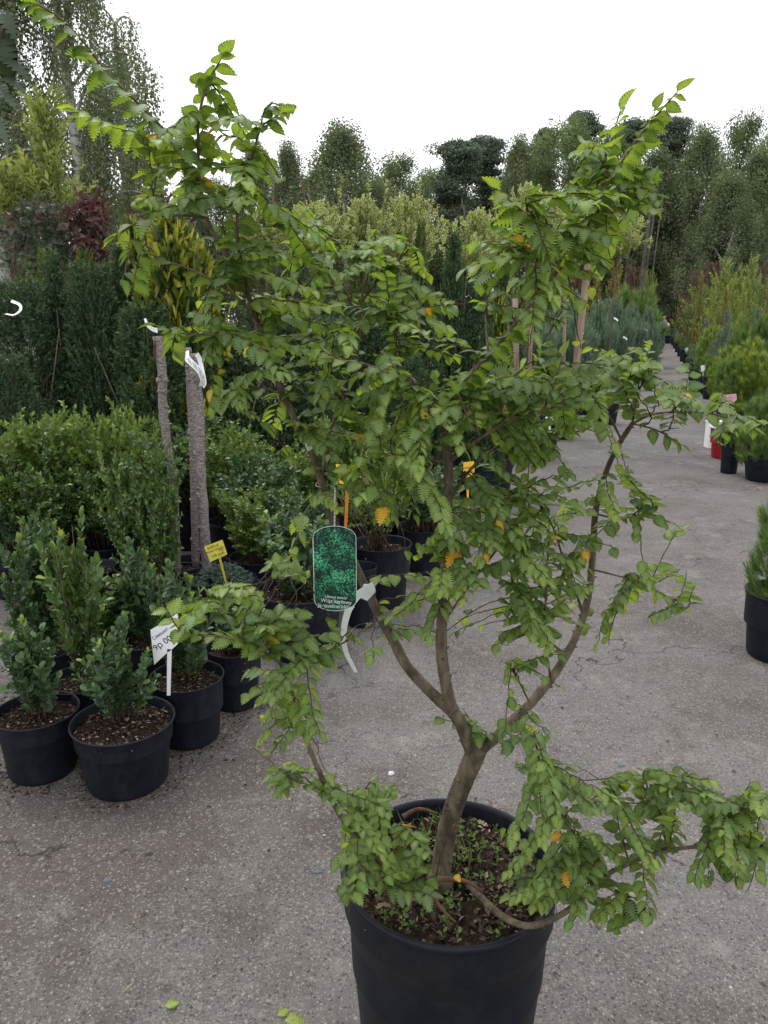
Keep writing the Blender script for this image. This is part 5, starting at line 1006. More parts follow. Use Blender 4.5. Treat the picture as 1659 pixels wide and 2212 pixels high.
def path_plant(kind, px, y, top, wp, lab, name='potted_shrub', cat='potted plant', grp=None, D=.36, H=.30, raise_=0.0, pxz=.5, rz=None, soil=.86, pot=True):
    zt = zat(top, y); x = xat(px, y, pxz); t = thing(name, lab, cat, (x, y, 0), 0, grp); zb = H*soil*.9+raise_
    if pot: build_pot(t, D, H, seg=40, soil=soil)
    me, h, w_ = LS_[kind]; ww = span(wp, y, (zt+zb)/2); add(t, 'foliage', me, (0, 0, zb), px*.7 if rz is None else rz, (ww/w_, ww/w_, max(.08, zt-zb)/h), kind='stuff')
    add(t, 'stem', sst, (0, 0, H*soil-.02), px, (min(ww*.9, 1), min(ww*.9, 1), max(.1, zt-H)*.9)); return t
# nearest right: the pots by the right edge
path_plant('pine', 1700, 3.15, 1075, 160, 'bright green feathery young pine cut off by the right edge beside the path', 'potted_pine', 'potted plant', None, .34, .30, pxz=.3)
path_plant('pine', 1655, 7.0, 860, 120, 'dense young pine in the squat black pot at the right edge', 'potted_pine', 'potted plant', None, .40, .22, pxz=.2)
path_plant('pine', 1578, 7.35, 900, 60, 'short pine tuft in the tall narrow black pot beside the squat one', 'potted_pine', 'potted plant', None, .19, .34, pxz=.2)
path_plant('gold', 1645, 8.0, 760, 140, 'long-needled yellow-green pine leaning over the path from the right edge', 'potted_pine', 'potted plant', None, .36, .34, .25, pxz=.5)
c_ = (xat(1570, 8.2, .1), 8.2, 0); t = thing('red_pot_plant', 'pine with twisted stem in the red pot with a pale rim on the right', 'potted plant', c_); build_pot(t, .38, .33, 'redpot'); add(t, 'foliage', PINE, (.05, 0, .55), 2., (.5, .5, .5), kind='stuff')
b = MB(); b.tube(smooth_path([(0, 0, .25), (.03, 0, .42), (-.01, 0, .55), (.05, 0, .75)], 4), .013, 7); add(t, 'stem', b.mesh('pine_stem', 'treebark'))
b = MB(); b.lathe([(.188, .325), (.196, .325), (.196, .345), (.188, .345), (.188, .325)], 40); add(t, 'pale_rim', b.mesh('pale_rim', 'white'))
b = MB(); b.box((0, 0, 0), .03, .003, .03); o = add(t, 'sticker', b.mesh('sticker', 'blue', False), (-.06, -.187, .27), -.3)
b = MB(); b.box((0, 0, .15), .17, .13, .30); b.box((0, 0, .304), .185, .145, .012); o = link('white_box', b.mesh('white_box', 'white', False)); o.location = (xat(1546, 8.9, .3), 8.9, 0); tag(o, 'white plastic box standing behind the red pot on the right', 'box')
board('pink_price_sign', 'pink rounded price tag on a pink stem in the red pot', [T(1568, 853, 7.9), T(1590, 850, 7.9), T(1592, 862, 7.9), T(1584, 871, 7.9), T(1568, 871, 7.9), T(1565, 864, 7.9)], 'pink', .002, [('ЦЕНА', .0, .012, .016), ('60', 0, -.025, .03)], stem=[T(1573, 870, 7.9), T(1577, 925, 7.92)], stem_w=.012)
# the row along the right of the path, far to near: pixel where the pot stands, distance
rightrow = [(k_, px_a, GZ(px_a, py_a)[1], top_, wp_, '') for k_, px_a, py_a, top_, wp_ in (('gold', 1600, 905, 755, 105), ('spread', 1562, 880, 800, 55), ('pine', 1538, 862, 775, 42), ('pine', 1526, 852, 770, 36), ('pine', 1514, 842, 772, 32), ('dark', 1503, 822, 742, 34),
            ('spread', 1494, 806, 752, 26), ('spruce', 1487, 793, 735, 26), ('green', 1479, 781, 733, 20), ('blue', 1472, 770, 728, 17), ('green', 1466, 761, 722, 15), ('lime', 1461, 753, 715, 14), ('blue', 1456, 746, 705, 14))]
rank = ['nearest', 'second', 'third', 'fourth', 'fifth', 'sixth', 'seventh', 'eighth', 'ninth', 'tenth', 'eleventh', 'twelfth', 'thirteenth', 'fourteenth', 'fifteenth']
kn = {'gold': 'gold-tipped mountain pine', 'spread': 'low spreading juniper', 'pine': 'green pine', 'spruce': 'blue spruce', 'dark': 'dark leafy shrub', 'green': 'light green shrub', 'blue': 'blue juniper', 'lime': 'yellow-green shrub'}
for i, (k, px, y, top, wp, _) in enumerate(rightrow):
    path_plant(k, px, y, top, wp, '%s in a black pot, %s along the right edge of the path' % (kn[k], rank[i]), 'potted_plant', 'potted plant', 'pots lining the right of the path', .40, .42, pxz=.1)
back = [('gold', 1640, 10.5, 735, 110, 'tall yellow-green pine rising at the right edge behind the gold-tipped pine'), ('gold', 1585, 12.2, 752, 85, 'rounded golden pine left of the long-needled pine'), ('pine', 1625, 12.5, 690, 100, 'deep green pine with upright candles at the right'),
        ('spruce', 1565, 15.5, 672, 90, 'silver-blue spruce with stepped branches right of the path'), ('spruce', 1522, 19, 690, 62, 'smaller silver-blue spruce nearer the path'), ('spruce', 1630, 15.5, 668, 90, 'silver-blue spruce at the right edge behind the pines'),
        ('gold', 1540, 17, 708, 60, 'yellow-green pine tucked between the two blue spruces'), ('gold', 1590, 18, 700, 40, 'bright yellow-green cushion among the blue spruces'), ('green', 1520, 32, 612, 90, 'broad olive-green shrub right of the path'), ('green', 1575, 28, 600, 110, 'olive-green shrub with drooping sprays behind the spruces'),
        ('green', 1640, 21, 600, 90, 'olive shrub by the right edge under the yellow conifer'), ('lime', 1550, 25, 560, 80, 'yellow-green upright shrub with a forked top'), ('lime', 1610, 26, 555, 60, 'yellow-green shrub with thin spires near the right edge'), ('lime', 1585, 27, 575, 50, 'slim yellow-green shrub between the forked one and the spires'),
        ('purple', 1530, 38, 568, 50, 'dark purple shrub behind the forked yellow-green shrub'), ('purple', 1492, 42, 590, 60, 'low dark purple shrub nearest the path gap'), ('purple', 1625, 33, 575, 45, 'dark purple shrub behind the thin yellow-green spires'), ('autumn', 1655, 15, 545, 50, 'tall golden conifer cut off by the right edge'),
        ('autumn', 1505, 28, 585, 25, 'small bright yellow shrub in front of the low purple one'), ('autumn', 1560, 24, 622, 36, 'orange-tinted shrub right of the path'), ('green', 1484, 44, 640, 44, 'grey-green shrub where the right row meets the path'), ('dark', 1474, 60, 655, 44, 'dark green shrub at the far end right of the path')]
for k, px, y, top, wp, lab in back: path_plant(k, px, y, top, wp, lab, 'shrub', 'shrub', None, .4, .32, pxz=1.)
# left of the path
leftrow = [('spread', 1170, 8.1, 915, 60, 'low plant in a black pot where the elm branches cross the path edge'), ('dark', 1115, 8.0, 880, 70, 'dark leafy plant behind the middle elm branches'), ('green', 1215, 9.6, 860, 60, 'light green potted shrub seen through the elm leaves'), ('spread', 1262, 12.0, 830, 55, 'feathery green plant in the black pot left of the path'),
           ('pine', 1210, 11.0, 820, 80, 'green pine tuft between the leaning stakes and the path'), ('blue', 1262, 14.5, 740, 60, 'blue-grey cone juniper beside the leaning stake'), ('blue', 1290, 16, 775, 45, 'small blue juniper right of the blue-grey cone'), ('spread', 1315, 17, 772, 75, 'bright green spreading juniper in front of the tall juniper row'),
           ('blue', 1100, 10.0, 770, 80, 'blue juniper behind the stout bamboo stake'), ('blue', 1160, 12.5, 775, 60, 'blue juniper behind the middle stake'), ('spread', 1195, 13.5, 790, 70, 'green spreading juniper between the stakes'), ('spread', 1130, 9.0, 850, 70, 'green juniper low under the stakes'),
           ('spread', 1395, 24, 735, 60, 'green spreading juniper at the left border of the path'), ('spread', 1408, 30, 728, 45, 'farther green juniper at the left border of the path'), ('blue', 1420, 36, 722, 30, 'blue-green juniper at the left border near the person')]
for k, px, y, top, wp, lab in leftrow: path_plant(k, px, y, top, wp, lab, 'potted_juniper' if k in ('spread', 'blue') else 'potted_shrub', 'potted plant', None, .34, .30, pxz=.15)
c_ = (xat(1360, 19.5, .15), 19.5, 0); t = thing('potted_juniper', 'golden carpet juniper in the wide black pot on the left border of the path', 'potted plant', c_); build_pot(t, .62, .24); add(t, 'foliage', fol_cloud('golden_carpet', 'pinegold', .14, .75, 260, .12, 7, 4, .035, .01, 151, 'spiral', .6, tmpl=t_needle(.25), up=.3, out=1.2, prof=lambda t: 1-.5*t, rbase=.7, tipgain=.2), (0, 0, .2), kind='stuff')
for px, yb, cl, lab in ((1352, 19.4, 'amber', 'thin orange stake standing in the golden carpet juniper'), (1361, 19.4, 'white', 'short white plant stick in the golden carpet juniper')):
    b = MB(); b.box((0, 0, 0), .03, .004, .46 if cl == 'amber' else .28); o = link('plant_stick', b.mesh('plant_stick', cl, False)); o.location = (xat(px, yb, .4), yb, .4 if cl == 'amber' else .32); tag(o, lab, 'plant stick')
k_ = 0
for px, y, top, wp in ((1010, 15, 690, 100), (1060, 14, 680, 110), (1105, 16, 672, 100), (1150, 15, 668, 110), (1195, 17, 665, 100), (1240, 16, 672, 100), (1285, 18, 660, 90), (1325, 19, 650, 85), (1360, 20, 662, 75), (1395, 22, 668, 60), (1230, 21, 655, 90), (1300, 23, 652, 80)):
    path_plant('upright', px, y, top, wp, 'feathery grey-green upright juniper, %s from the left in the tall juniper row' % rank[k_].replace('nearest', 'first'), 'upright_juniper', 'conifer', 'tall upright junipers left of the path', .36, .30, pxz=.6); k_ += 1
for k, px, y, top, wp, lab in (('autumn', 1280, 27, 568, 45, 'narrow golden shrub behind the leaning stake'), ('autumn', 1322, 29, 560, 60, 'tawny yellow shrub below the forest trunks'), ('rust', 1240, 27, 590, 55, 'rusty brown shrub left of the narrow golden one'), ('rust', 1358, 31, 572, 55, 'reddish brown shrub in front of the straight forest trunks'), ('green', 1395, 32, 580, 30, 'thin green-yellow shrub right of the reddish one'),
                           ('pine', 1370, 25, 625, 110, 'wide mid-green conifer with drooping boughs left of the person'), ('blue', 1240, 23, 632, 50, 'blue-green juniper behind the tall juniper row'), ('dark', 1195, 27, 600, 90, 'dark shrub behind the middle stakes'), ('green', 1130, 28, 615, 90, 'olive shrub behind the left stakes'), ('dark', 1405, 40, 668, 40, 'dark green shrub beside the person'),
                           ('lime', 1060, 26, 640, 90, 'yellow-green shrub seen between the yews and the stakes'), ('green', 1445, 57, 668, 55, 'olive green hedge plant closing the end of the path')):
    path_plant(k, px, y, top, wp, lab, 'shrub', 'shrub', None, .4, .32, pxz=1.)
# small yellow cone conifer at the end of the path
t = path_plant('lime', 1442, 50, 700, 15, 'small yellow cone conifer in a black pot at the end of the path', 'potted_conifer', 'potted plant', None, .7, .5, pxz=.3)
# price signs on the pots along the path
for (a_, b_, y, lab) in (((1178, 890), (1197, 915), 7.8, 'white price card behind the elm leaves near the left pots'), ((1158, 925), (1166, 948), 7.6, 'lower small white card on a stick among the left pots'), ((1514, 790), (1524, 803), 15.0, 'small white price sign on a pot right of the path'), ((1480, 752), (1487, 760), 26., 'tiny white price card farther down the right row')):
    c = [T(a_[0], a_[1], y), T(b_[0], a_[1]-2, y), T(b_[0], b_[1]-2, y), T(a_[0], b_[1], y)]
    mx_ = (a_[0]+b_[0])/2; board('white_price_sign', lab, c, 'white', .002, [], stem=[T(mx_, b_[1]-2, y), T(mx_, b_[1]+24, y)], stem_w=.02)
for i, (px, py, y) in enumerate(((1188, 690, 14), (1330, 687, 16.8), (1395, 710, 21), (1255, 716, 13.5), (1350, 728, 18), (1412, 735, 26))):
    strap('strap_label', 'white plastic strip tag in the junipers left of the path, %s from the left' % ('first', 'fourth', 'fifth', 'second', 'third', 'last')[i] , [T(px-4, py, y), T(px+1, py+2, y), T(px+5, py+6, y)], (.04, .035), (F_, F_))
# ---- the person at the end of the path
print('person')
PY = 46.0; pxb = xat(1431, PY, 0); per = thing('person', 'person in striped shirt and jeans with a pale bag at the path end', 'person', (pxb, PY, 0), 0)
def skin_fig(name, verts, edges, rad, mat, root, parent=None, sub=2):
    me = bpy.data.meshes.new(name); me.from_pydata(verts, edges, []); me.materials.append(M[mat]); o = link(name, me, per)
    md = o.modifiers.new('skin', 'SKIN'); md.use_smooth_shade = True
    for i, r in enumerate(rad): me.skin_vertices[0].data[i].radius = (r, r) if not isinstance(r, tuple) else r; 
    me.skin_vertices[0].data[root].use_root = True
    m2 = o.modifiers.new('sub', 'SUBSURF'); m2.levels = sub; m2.render_levels = sub; return o
# facing -X, forearms forward, looking down; total height 1.70
bv = [(0, 0, .95), (.01, 0, 1.12), (.02, 0, 1.32), (0, 0, 1.45), (-.035, 0, 1.53), (-.055, 0, 1.60), (-.05, 0, 1.68),
      (.01, -.16, 1.38), (.05, -.20, 1.12), (-.16, -.17, 1.05), (-.25, -.15, 1.06), (.01, .16, 1.38), (.05, .20, 1.12), (-.16, .15, 1.08), (-.25, .12, 1.10),
      (.0, -.10, .90), (-.03, -.11, .50), (.03, -.11, .10), (-.10, -.11, .04), (0, .10, .90), (.01, .11, .50), (.08, .11, .10), (-.04, .11, .04)]
be = [(0, 1), (1, 2), (2, 3), (3, 4), (4, 5), (5, 6), (2, 7), (7, 8), (8, 9), (9, 10), (2, 11), (11, 12), (12, 13), (13, 14), (0, 15), (15, 16), (16, 17), (17, 18), (0, 19), (19, 20), (20, 21), (21, 22)]
brd = [.13, .13, .14, .055, .07, .085, .065, .06, .045, .035, .03, .06, .045, .035, .03, .085, .06, .045, .035, .085, .06, .045, .035]
skin_fig('body', bv, be, brd, 'skin', 0)
sv = [bv[i] for i in (0, 1, 2, 3, 7, 8, 11, 12)]; skin_fig('shirt', sv, [(0, 1), (1, 2), (2, 3), (2, 4), (4, 5), (2, 6), (6, 7)], [.16, .155, .165, .075, .08, .06, .08, .06], 'shirt', 0)
jv = [bv[i] for i in (0, 15, 16, 17, 19, 20, 21)]; skin_fig('jeans', jv, [(0, 1), (1, 2), (2, 3), (0, 4), (4, 5), (5, 6)], [.15, .105, .082, .066, .105, .082, .066], 'jeans', 0)
skin_fig('hair', [(-.03, 0, 1.62), (-.03, 0, 1.70), (.01, 0, 1.66)], [(0, 1), (1, 2)], [.08, .078, .07], 'hair', 1)
for s in (-1, 1): skin_fig('shoe', [(.05 if s < 0 else .10, s*.11, .05), (-.06 if s < 0 else 0, s*.11, .045), (-.14 if s < 0 else -.08, s*.11, .035)], [(0, 1), (1, 2)], [.05, .05, .035], 'shoe', 0)
skin_fig('bag', [(.16, .02, 1.32), (.22, .0, 1.18), (.20, 0, 1.05)], [(0, 1), (1, 2)], [.07, .13, .11], 'bag', 0)

# ------------------------------------------------------------------ forest
print('forest')
def crown(name, mat, h, w_, z0, ncl, nleaf, leaf, seed, kind='round', tmpl=None, clr=.9):
    rs = rs_(seed); t = rs.random(ncl); a = rs.uniform(0, 6.283, ncl)
    if kind == 'round': pr = np.sqrt(np.clip(1-(1.5*t-.55)**2, .05, 1))*rs.uniform(.75, 1.12, ncl)
    elif kind == 'birch': pr = np.where(t < .45, .75+.55*t, 1.0-.85*(t-.45)/.55)*rs.uniform(.8, 1.2, ncl)
    elif kind == 'pine': pr = np.clip(.95-.55*t, .1, 1)*rs.uniform(.5, 1.1, ncl)
    q = np.sqrt(rs.uniform(.15, 1, ncl)); c = np.stack([pr*w_/2*q*np.cos(a), pr*w_/2*q*np.sin(a), z0+(h-z0)*t], 1)
    k = rs.integers(0, ncl, nleaf); sz = clr*rs.uniform(.6, 1.3, ncl)
    g_ = rs.normal(0, 1, (nleaf, 3)); g_ = g_/np.maximum(np.linalg.norm(g_, axis=1)[:, None], .01)*rs.random((nleaf, 1))**.45
    if kind == 'pine': g_[:, 2] *= .38; g_[:, :2] *= 1.35
    elif kind == 'birch': g_[:, 2] *= 1.5; g_[:, 2] -= .4; g_[:, :2] *= .62
    P = c[k]+g_*sz[k][:, None]
    if kind == 'birch': pass
    D = rs.normal(0, 1, (nleaf, 3)); 
    if kind == 'birch': D[:, 2] -= 1.2
    N = rs.normal(0, .7, (nleaf, 3)); N[:, 2] += .7; N += unit(g_)*.7
    hue = rs.normal(.45, .17, ncl)
    me = scatter(name, tmpl or t_flat(.62), P, D, N, leaf*rs.uniform(.6, 1.3, nleaf), mat, np.clip(hue[k]+rs.normal(0, .1, nleaf)+.12*g_[:, 2], 0, 1))
    return me, c
def trunk_mesh(name, mat, h, r, cl, seed, n=16, lean=.02):
    rs = rs_(seed); b = MB(); P = smooth_path([(0, 0, -.1), (h*lean*rs.normal(), h*lean*rs.normal(), h*.35), (h*lean*rs.normal(), h*lean*rs.normal(), h*.7), (h*lean*rs.normal(), h*lean*rs.normal(), h*.97)], 5); b.tube(P, np.linspace(r, r*.15, len(P)), 8)
    for c in cl[rs.permutation(len(cl))[:n]]:
        z = max(h*.15, c[2]-np.linalg.norm(c[:2])*.9); i = min(len(P)-1, int(z/h*len(P))); p = P[i]; b.tube([p, p*.5+c*.5+np.array((0, 0, .25)), c], [r*.33, r*.2, r*.06], 5)
    return b.mesh(name, mat)
KT = {}
for key, mat, bark, h, w_, z0, ncl, nleaf, leaf, kind, seed, clr in (('leafy', 'forest', 'treebark', 12, 7, 1.2, 170, 52000, .15, 'round', 201, .85), ('leafy2', 'forest', 'treebark', 12, 6, 2, 140, 46000, .15, 'round', 202, .8), ('birch', 'birch', 'birchbark', 13, 6, 1.0, 230, 56000, .13, 'birch', 203, .8),
        ('birch2', 'birch', 'birchbark', 13, 5.4, 1.5, 200, 50000, .13, 'birch', 204, .75), ('pine', 'forestpine', 'treebark', 15, 5.6, 4, 80, 42000, .17, 'pine', 205, .95), ('pine2', 'forestpine', 'treebark', 15, 5, 5, 70, 36000, .17, 'pine', 206, .9)):
    me, c = crown(key+'_crown', mat, h, w_, z0, ncl, nleaf, leaf, seed, kind, clr=clr); KT[key] = (me, trunk_mesh(key+'_trunk', bark, h, .16, c, seed), h, w_)
forest = [ # kind, px, y, top py, width px, label
    ('birch', 560, 52, 318, 140, 'thin birch behind the left elm leader'), ('birch2', 628, 50, 318, 120, 'narrow birch with a pointed top in the middle distance'), ('birch', 745, 50, 275, 240, 'broad weeping birch with the highest airy top left of the sky gap'),
    ('leafy', 860, 54, 352, 150, 'round leafy tree right of the broad weeping birch'), ('leafy2', 690, 60, 380, 110, 'low leafy tree between the two middle birches'), ('pine', 990, 56, 308, 130, 'dark pine at the left end of the forest edge'), ('pine2', 1045, 60, 300, 90, 'dark pine close behind the first pine'),
    ('birch', 1110, 56, 300, 120, 'pale birch in front of the dark pines'), ('leafy', 1210, 58, 278, 170, 'broad leafy tree in the middle of the forest'), ('pine', 1245, 68, 248, 90, 'tallest dark pine top above the forest middle'), ('pine2', 1165, 66, 285, 70, 'thin pine crown between the pale birch and broad leafy tree'), ('pine', 1340, 66, 262, 90, 'dark pine behind the right elm leader'),
    ('pine2', 1430, 66, 258, 90, 'dark pine top right of the elm leader tip'), ('leafy2', 1300, 60, 300, 120, 'leafy tree hidden behind the right elm leader'), ('birch2', 1400, 58, 330, 150, 'hanging birch beyond the bend of the path'), ('birch', 1500, 56, 280, 170, 'tall weeping birch with pale limbs right of the path end'),
    ('leafy', 1580, 60, 268, 140, 'leafy tree with a bumpy top near the right edge'), ('birch2', 1620, 54, 330, 150, 'weeping birch at the right edge'), ('pine', 1665, 66, 290, 90, 'dark pine cut off by the right edge'), ('birch', 1560, 52, 380, 160, 'lower birch hanging over the purple shrubs'),
    ('leafy2', 1450, 60, 400, 150, 'dark leafy tree at the very end of the path'), ('leafy', 930, 62, 380, 120, 'leafy tree at the notch where the sky comes lowest'), ('leafy2', 480, 56, 400, 120, 'leafy tree low behind the elm at the left'), ('birch2', 420, 54, 380, 110, 'birch showing through the elm upper left crown'),
    ('leafy', 1000, 62, 360, 160, 'dull green tree under the dark pines'), ('leafy2', 1120, 64, 340, 160, 'leafy tree filling the forest behind the pale birch'), ('leafy', 1360, 62, 380, 150, 'leafy tree behind the straight forest trunks'), ('leafy2', 1660, 60, 360, 130, 'leafy tree low at the right edge'),
    ('leafy', 800, 66, 400, 170, 'leafy tree low in the gap behind the variegated row'), ('leafy2', 300, 52, 420, 180, 'leafy tree behind the purple shrubs at the left'), ('leafy', 150, 50, 430, 220, 'leafy tree low behind the hanging birches at the left'), ('leafy2', 10, 52, 440, 200, 'leafy tree low at the left edge')]
for i, (k, px, y, top, wp, lab) in enumerate(forest):
    me, tr, h, w_ = KT[k]; x = xat(px, y, 5); H_ = zat(top, y); ww = span(wp, y, 7); t = thing({'l': 'leafy_tree', 'b': 'birch_tree', 'p': 'pine_tree'}[k[0]], lab, 'tree', (x, y, 0), i*1.9, 'forest trees beyond the nursery')
    s = (ww/w_*1.28, ww/w_*1.28, H_/h); t.scale = s; kids[t.name] = []; add(t, 'crown', me, kind='stuff'); add(t, 'trunk', tr)
# second rank that closes the forest below the crowns
rs = rs_(303); b = []
me, c = crown('thicket', 'forestpine', 7, 60, 0, 260, 30000, .34, 307, 'round', clr=2.0)
for i, (px, y, sx) in enumerate(((250, 72, 1.), (1300, 74, 1.))):
    o = link('thicket', me); o.location = (xat(px, y, 2), y, -1.5); o.scale = (sx*1.0, .18, 1.15); o['kind'] = 'stuff'; o['label'] = 'dark undergrowth closing the view beneath the forest trees'
# bare straight trunks on the forest edge
for i, (px, y, r, top) in enumerate(((1325, 46, .10, 430), (1343, 48, .08, 430), (1378, 45, .13, 400), (1386, 47, .09, 420), (1400, 50, .07, 420))):
    b = MB(); H_ = zat(top, y); b.tube(smooth_path([(0, 0, 0), (.1, 0, H_*.5), (.35, 0, H_)], 4), np.linspace(r, r*.6, 9), 8); o = link('tree_trunk', b.mesh('bare_trunk', 'treebark')); o.location = (xat(px, y, 2), y, 0)
    tag(o, 'straight bare forest trunk, %s from the left behind the reddish brown shrub' % ('first', 'second', 'third', 'fourth', 'fifth')[i], 'tree trunk', 'bare trunks at the forest edge')
# two tall hanging birches at the left
print('left birches')
def hanging_birch(seed, h, nstr, spread, y, px, lab, side):
    rs = rs_(seed); t = thing('weeping_birch', lab, 'tree', (xat(px, y, 3), y, 0), 0, 'tall weeping birches at the left'); Ps = []; Ds = []; b = MB(); bw = MB()
    P0 = smooth_path([(0, 0, 0), (.25*side, .1, h*.35), (.1*side, 0, h*.7), (.2*side, 0, h)], 6); b.tube(P0, np.linspace(.20, .05, len(P0)), 10)
    for k in range(34):
        z = rs.uniform(.22, .98)*h; i = min(len(P0)-1, int(z/h*len(P0))); a = rs.uniform(0, 6.283); L = spread*(1.1-.6*z/h)*rs.uniform(.5, 1.1); e = P0[i]+np.array((math.cos(a)*L, math.sin(a)*L*.7, L*rs.uniform(.15, .55))); m = P0[i]*.5+e*.5+np.array((0, 0, .25*L))
        Q = smooth_path([P0[i], m, e, e+np.array((math.cos(a)*.3, math.sin(a)*.3, -.5))], 5); b.tube(Q, np.linspace(.045, .008, len(Q)), 5)
        for j in range(nstr):
            q = Q[rs.integers(len(Q)//3, len(Q))]+rs.normal(0, .12, 3); l = rs.uniform(.8, 2.8); n = int(l*20); s = np.linspace(0, 1, n)[:, None]; sw = rs.normal(0, .12, 3); sw[2] = 0
            pth = q+np.array((0, 0, -l))*s+sw*s*s*l; pth += rs.normal(0, .045, pth.shape); Ps.append(pth); Ds.append(rs.normal(0, .6, pth.shape)+np.array((0, 0, -1.)))
            if j % 3 == 0: bw.tube([tuple(pth[0]), tuple(pth[n//2]), tuple(pth[-1])], .004, 3, False)
    P = np.concatenate(Ps); D = np.concatenate(Ds); N = rs.normal(0, 1, P.shape); link('trunk', b.mesh('birch_limbs', 'birchbark'), t)
    m = scatter('birch_leaves', t_flat(.75), P, D, N, .078*rs.uniform(.6, 1.25, len(P)), 'birch', np.clip(rs.normal(.45, .2, len(P)), 0, 1)); link('crown', m, t, kind='stuff'); link('hanging_twigs', bw.mesh('hanging_twigs', 'stem'), t, kind='stuff'); print(len(P))
hanging_birch(401, 13.5, 62, 2.6, 21.5, 165, 'tall weeping birch with a pale trunk behind the upper left elm shoots', 1)
hanging_birch(402, 12.0, 52, 2.3, 24, 20, 'tall weeping birch at the left edge of the picture', -1)
hanging_birch(403, 9.8, 30, 1.6, 25, 275, 'thinner weeping birch whose hanging sprays end against the white sky', 1)

# ------------------------------------------------------------------ small things on the tarmac
print('litter')
rs = rs_(501)
def scatter_ground(name, n, tmpl, mat, smin, smax, ymin, ymax, seed, flatn=.1, power=1.6, kindlab=None, zoff=.003):
    rs = rs_(seed); y = ymin+(ymax-ymin)*rs.random(n)**1.5; x = rs.uniform(-.75, .75, n)*(y+.4); a = rs.uniform(0, 6.283, n)
    P = np.stack([x, y, np.full(n, zoff)], 1); D = np.stack([np.cos(a), np.sin(a), rs.normal(0, .05, n)], 1); N = rs.normal(0, flatn, (n, 3)); N[:, 2] = 1
    o = link(name, scatter(name, tmpl, P, D, N, smin+(smax-smin)*rs.random(n)**power, mat, rs.random(n))); o['kind'] = 'stuff'; return o
def t_peb():
    v = [(0, .5, .22)]; n = 6
    for k in range(n): a = 2*math.pi*k/n; v.append((.42*math.cos(a)*(1+.2*(k % 2)), .5+.5*math.sin(a), 0))
    return np.array(v), np.array([(0, 1+k, 1+(k+1) % n) for k in range(n)])
M['pebble'] = leaf_mat('pale_grit', [(0, (.05, .045, .04)), (.3, (.16, .145, .13)), (.75, (.30, .275, .25)), (1, (.46, .44, .41))], .85, 0, spec=.2)
M['grime'] = leaf_mat('dark_litter', [(0, (.02, .016, .014)), (.6, (.05, .037, .03)), (1, (.13, .08, .045))], .9, 0, spec=.2)
o = scatter_ground('pebbles', 3600, t_peb(), 'pebble', .0018, .0105, .75, 7.5, 511, power=4.0, zoff=.0002); o['label'] = 'pale grit and small stones set in the tarmac'
o = scatter_ground('leaf_crumbs', 900, t_quad(.4, .15, .1), 'grime', .004, .022, .75, 7., 512, flatn=.3, power=2.5); o['label'] = 'dark crumbs of leaf and twig scattered over the tarmac'
def pot_dirt():
    rs = rs_(521); P = []; 
    for i_, (t_, c_, D_, H_) in enumerate(front_pots+[(None, E0, .33, 0), (None, c7, D7*.8, 0)]):
        n = 260; a = rs.uniform(0, 6.283, n); r = D_*.40+np.abs(rs.normal(0, .035, n)); P.append(np.stack([c_[0]+r*np.cos(a), c_[1]+r*np.sin(a), np.full(n, .002)], 1))
    P = np.concatenate(P); n = len(P); D = rs.normal(0, 1, (n, 3)); D[:, 2] *= .1; N = rs.normal(0, .3, (n, 3)); N[:, 2] = 1
    o = link('soil_crumbs', scatter('soil_crumbs', t_peb(), P, D, N, .003+.012*rs.random(n)**2.5, 'grime', rs.random(n)**1.5)); o['kind'] = 'stuff'; o['label'] = 'dark soil crumbs washed round the feet of the pots'
pot_dirt()
def ground_leaf(px, py, size, mat_r, lab, rz, v=0):
    p = GZ(px, py); tv, tf = tm[v]; o = link('fallen_leaf', mesh_from('fallen_leaf', tv, tf, 'elm', False, np.full(len(tv), mat_r))); o.location = (p[0], p[1], .004+size*.12); o.rotation_euler = (.1, .15, rz); o.scale = (size,)*3; tag(o, lab, 'fallen leaf', 'leaves fallen on the tarmac')
ground_leaf(357, 2180, .030, .90, 'yellow-green fallen leaf on the tarmac near the bottom left', -1.2); ground_leaf(600, 2200, .028, .90, 'small green fallen leaf near the bottom edge left of the big pot', -.9, 1); ground_leaf(615, 2212, .045, .92, 'yellow fallen leaf touching the bottom edge left of the big pot', -1.5, 2)
def chip(px, py, L, W, Hh, rz, mat, lab, name='stone', cat='stone'):
    p = GZ(px, py); b = MB(); r = random.Random(int(px*7+py)); n = 8; top = []; bot = []
    for k in range(n):
        a = 2*math.pi*k/n; q = r.uniform(.75, 1.1); bot.append((L/2*math.cos(a)*q, W/2*math.sin(a)*q, -.002)); top.append((L/2*math.cos(a)*q*.72, W/2*math.sin(a)*q*.7, Hh*r.uniform(.7, 1.1)))
    b.add(bot+top, [tuple(range(n))[::-1], tuple(range(n, 2*n))]+[(k, (k+1) % n, n+(k+1) % n, n+k) for k in range(n)]); o = link(name, b.mesh(name, mat, False)); o.location = (p[0], p[1], 0); o.rotation_euler = (0, 0, rz); tag(o, lab, cat)
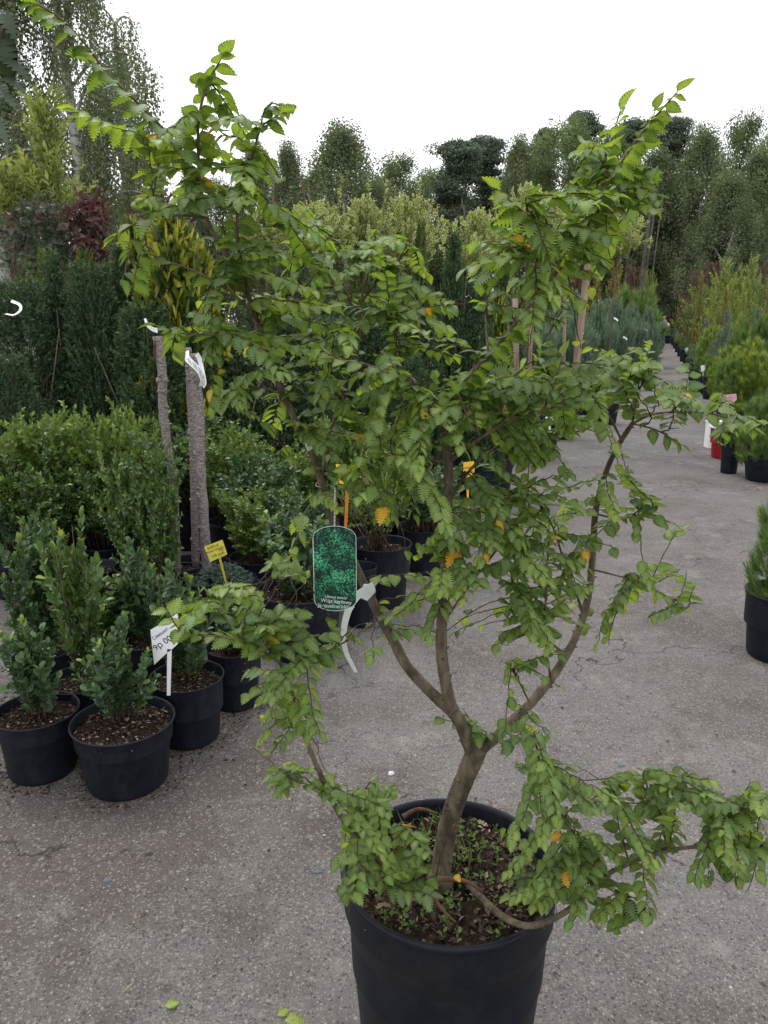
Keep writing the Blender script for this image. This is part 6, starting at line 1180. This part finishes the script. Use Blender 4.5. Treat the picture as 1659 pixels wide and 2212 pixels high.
chip(233, 1903, .030, .026, .006, .4, 'bluegrey', 'blue-grey stone on the tarmac below the front left pots'); chip(684, 1885, .045, .016, .005, -.1, 'bluegrey', 'flat slate-grey stone left of the big pot'); chip(1342, 1655, .032, .016, .004, .2, 'bluegrey', 'flat grey chip on the tarmac right of the elm')
chip(1486, 1538, .032, .018, .004, -.4, 'bluegrey', 'triangular blue-grey chip far right on the tarmac'); chip(845, 1672, .026, .016, .009, .3, 'paper', 'whitish pebble just behind the big pot'); chip(276, 2135, .055, .008, .004, 1.0, 'wood', 'pale splinter of wood lying on the tarmac at the bottom left', 'wood_splinter', 'splinter')
chip(322, 1845, .03, .018, .003, .1, 'pebble', 'cream stone flake below the front left pots', 'stone'); chip(1640, 1060, .09, .05, .03, .3, 'wood', 'brown scrap lying on the path near the right edge', 'bark_scrap', 'scrap')
# near leaves hanging into the top left corner from a tree beside the camera
t = thing('leafy_branch', 'dark leafy branch end hanging into the top left corner', 'branch', T(-60, 120, 1.0)); O_ = np.array(t.location); b = MB(); Pb = smooth_path([T(-200, 200, 1.0), T(-60, 160, 1.0), T(-10, 120, 1.0), T(8, 60, 1.0)], 4)-O_; b.tube(Pb, .002, 5); link('twig', b.mesh('twig', 'barkred'), t)
M['darkleaf'] = leaf_mat('dark_near_leaf', [(0, (.03, .05, .018)), (1, (.09, .12, .09))], .5, .15)
for px, py, ex, ey, s, r_ in ((-10, 60, 20, 160, .062, .1), (0, 120, 70, 150, .045, .2), (-5, 165, 60, 175, .04, .9), (-15, 180, 40, 215, .038, .9), (-20, 250, 22, 300, .038, .9), (0, 20, 30, 60, .04, .2)):
    p = T(px, py, 1.0); q = T(ex, ey, .985); d = unit((q-p)[None]); n_ = np.array([(.1, -.5, .9)]); o = link('leaf', scatter('near_leaf', (tm[2][0]*np.array((.8, 1, 1)), tm[2][1]), (p-O_)[None], d, n_, s, 'darkleaf', np.array([r_])), t)
ntri = sum(len(m.polygons) for m in bpy.data.meshes); print('faces', ntri, 'objects', len(bpy.data.objects))
